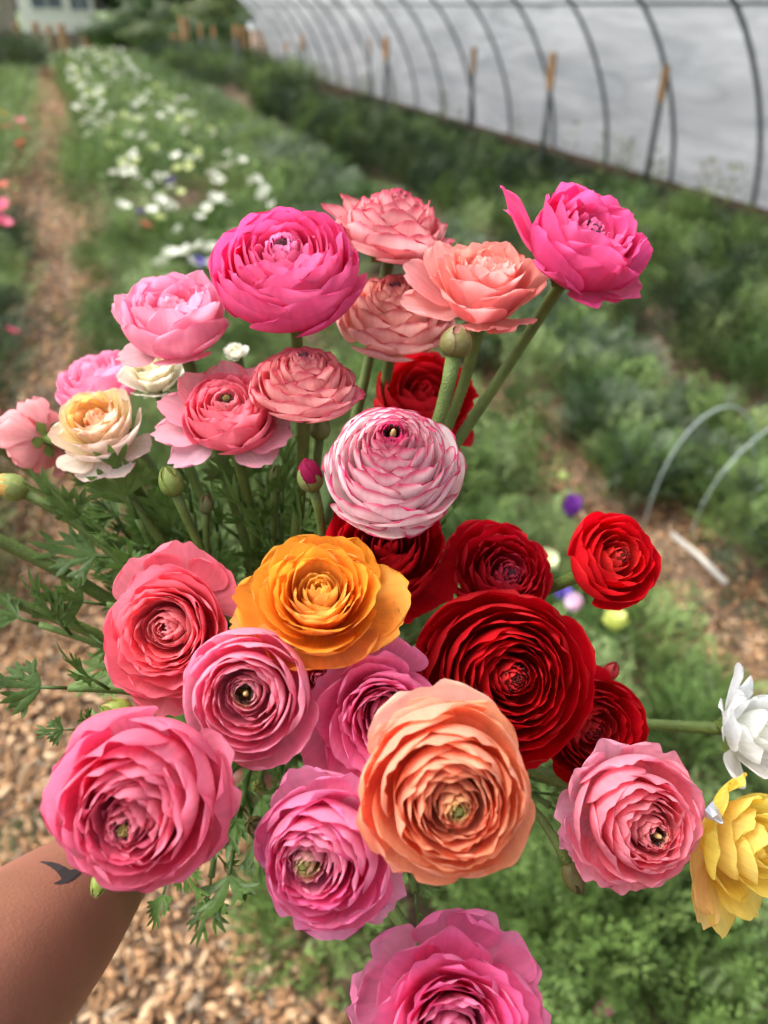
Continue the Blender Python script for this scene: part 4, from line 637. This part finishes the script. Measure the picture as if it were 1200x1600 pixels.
# ---------------------------------------------------------------- the arm and hand
def skin_fn(n,N,o):
    L=n.links.new; t=N('ShaderNodeTexCoord'); z=N('ShaderNodeTexNoise',i_Scale=22.0,i_Detail=6); L(t.outputs['Object'],z.inputs['Vector'])
    c=N('ShaderNodeValToRGB'); e=c.color_ramp.elements; e[0].position=.3; e[0].color=tuple(s2l((116,78,60)))+(1,); e[1].position=.7; e[1].color=tuple(s2l((138,94,74)))+(1,); L(z.outputs[0],c.inputs[0])
    v=N('ShaderNodeTexVoronoi',i_Scale=34.0,i_Randomness=1.0); L(t.outputs['Object'],v.inputs['Vector']); fr=N('ShaderNodeMapRange'); fr.inputs[1].default_value=.03; fr.inputs[2].default_value=.06; fr.inputs[3].default_value=.6; fr.inputs[4].default_value=0; L(v.outputs['Distance'],fr.inputs[0])
    mx=N('ShaderNodeMix',data_type='RGBA'); L(fr.outputs[0],mx.inputs[0]); L(c.outputs[0],mx.inputs[6]); mx.inputs[7].default_value=tuple(s2l((100,58,44)))+(1,)
    z2=N('ShaderNodeTexNoise',i_Scale=420.0,i_Detail=4); L(t.outputs['Object'],z2.inputs['Vector']); v2=N('ShaderNodeTexVoronoi',i_Scale=600.0); L(t.outputs['Object'],v2.inputs['Vector'])
    ad=N('ShaderNodeMath',operation='ADD'); L(z2.outputs[0],ad.inputs[0]); L(v2.outputs['Distance'],ad.inputs[1])
    z3=N('ShaderNodeTexNoise',i_Scale=9.0,i_Detail=3); L(t.outputs['Object'],z3.inputs['Vector']); r3=N('ShaderNodeMapRange'); r3.inputs[1].default_value=.35; r3.inputs[2].default_value=.7; r3.inputs[3].default_value=0; r3.inputs[4].default_value=.55; L(z3.outputs[0],r3.inputs[0])
    m3=N('ShaderNodeMix',data_type='RGBA'); L(r3.outputs[0],m3.inputs[0]); L(mx.outputs[2],m3.inputs[6]); m3.inputs[7].default_value=tuple(s2l((150,92,78)))+(1,); mx=m3
    b=N('ShaderNodeBump',i_Strength=.22); b.inputs['Distance'].default_value=.0006; L(ad.outputs[0],b.inputs['Height'])
    p=N('ShaderNodeBsdfPrincipled',i_Roughness=.52); L(mx.outputs[2],p.inputs['Base Color']); L(b.outputs[0],p.inputs['Normal']); p.inputs['Specular IOR Level'].default_value=.4
    p.inputs['Subsurface Weight'].default_value=.15; p.inputs['Subsurface Radius'].default_value=(1,.35,.2); p.inputs['Subsurface Scale'].default_value=.006
    L(p.outputs[0],o.inputs[0])
M_SKIN=newmat('skin',skin_fn)
WR=P(226,1290,.545); EL=P(-120,1625,.285); SH=P(-700,1900,-.02); MIDA=P(60,1458,.37)
sv=[];se=[];sr=[]
def node(p,r,par=None):
    sv.append(tuple(p)); sr.append(r); i=len(sv)-1
    if par is not None: se.append((par,i))
    return i
bdir=(GRIP-WR); bdir=(bdir-AX*bdir.dot(AX)).normalized(); sid=AX.cross(bdir).normalized()
w0=node(WR,(.026,.022))
e1=node(WR.lerp(MIDA,.5),(.034,.030),w0); e2=node(MIDA,(.0425,.040),e1); e3=node(EL,(.046,.043),e2); e4=node(EL+ROT@Vector((-.04,-.03,.10)),(.046,.043),e3); e5=node(EL+ROT@Vector((-.07,-.05,.24)),(.05,.05),e4)
palm=node(GRIP-bdir*.034-sid*.004,(.030,.020),w0)
for k,(o,ln,r) in enumerate([(.030,1.0,.0088),(.010,1.08,.0092),(-.010,1.0,.0088),(-.030,.82,.0078)]):
    p=palm; rb=.026
    for j,(ang,rr) in enumerate([(215,1.25),(265,1.1),(315,1.0),(2,.92),(45,.8)]):
        a=math.radians(180+(ang-180)*ln); p=node(GRIP+AX*(o+.004)+bdir*math.cos(a)*rb+sid*math.sin(a)*rb,(r*rr,r*rr),p)
p=palm
for j,(ang,o,r) in enumerate([(150,.028,.013),(110,.04,.0115),(70,.046,.0105),(35,.046,.009)]):
    a=math.radians(ang); p=node(GRIP+AX*o+bdir*math.cos(a)*.028+sid*math.sin(a)*.028,(r,r),p)
me=bpy.data.meshes.new('person'); me.from_pydata(sv,se,[]); body=bpy.data.objects.new('person',me); COL.objects.link(body); me.materials.append(M_SKIN)
tag(body,'bare tanned left forearm with a small black bird tattoo, hand gripping the stems','person')
sk_=body.modifiers.new('skin','SKIN'); sk_.use_smooth_shade=True; body.modifiers.new('sub','SUBSURF').render_levels=3; body.modifiers['sub'].levels=3
if not me.skin_vertices: me.attributes
lay=me.skin_vertices[0].data
for i,r in enumerate(sr): lay[i].radius=r; lay[i].use_root=(i==0)
bpy.context.view_layer.update()
dg=bpy.context.evaluated_depsgraph_get(); ev=body.evaluated_get(dg); tm=bpy.data.meshes.new_from_object(ev)
body.modifiers.clear(); body.data=tm; tm.name='person'; 
if not tm.materials: tm.materials.append(M_SKIN)
for p_ in tm.polygons: p_.use_smooth=True
# tattoo: thin skin mark following the arm surface
bv=BVHTree.FromPolygons([v.co for v in tm.vertices],[list(p_.vertices) for p_ in tm.polygons])
poly=[(61,1347),(68,1346),(80,1347),(92,1350),(102,1355),(110,1360),(120,1357),(127,1358),(133,1361),(129,1363),(126,1366),(121,1371),(114,1376),(104,1380),(96,1382),(85,1382),(84,1380),(91,1377),(96,1374),(93,1368),(88,1362),(79,1355),(70,1350)]
def inside(x,y):
    c=False; j=len(poly)-1
    for i in range(len(poly)):
        xi,yi=poly[i];xj,yj=poly[j]
        if (yi>y)!=(yj>y) and x<(xj-xi)*(y-yi)/(yj-yi)+xi: c=not c
        j=i
    return c
st=.5; V=[];Fc=[];idx={}
def tv(i,j):
    if (i,j) not in idx:
        d=(P(i*st,j*st,1)-CAMP).normalized(); h=bv.ray_cast(CAMP,d)
        if h[0] is None: return None
        idx[(i,j)]=len(V); V.append(tuple(h[0]+h[1]*(.00015 if h[1].dot(d)<0 else -.00015)))
    return idx[(i,j)]
for i in range(int(58/st),int(136/st)):
    for j in range(int(1342/st),int(1386/st)):
        if inside((i+.5)*st,(j+.5)*st):
            q=[tv(i,j),tv(i,j+1),tv(i+1,j+1),tv(i+1,j)]
            if None not in q: Fc.append(q)
if V:
    mesh('tattoo',V,Fc,attrmat('ink',.55,0,.3),body,{'Col':np.tile(s2l((56,48,50)),(len(V),1))})
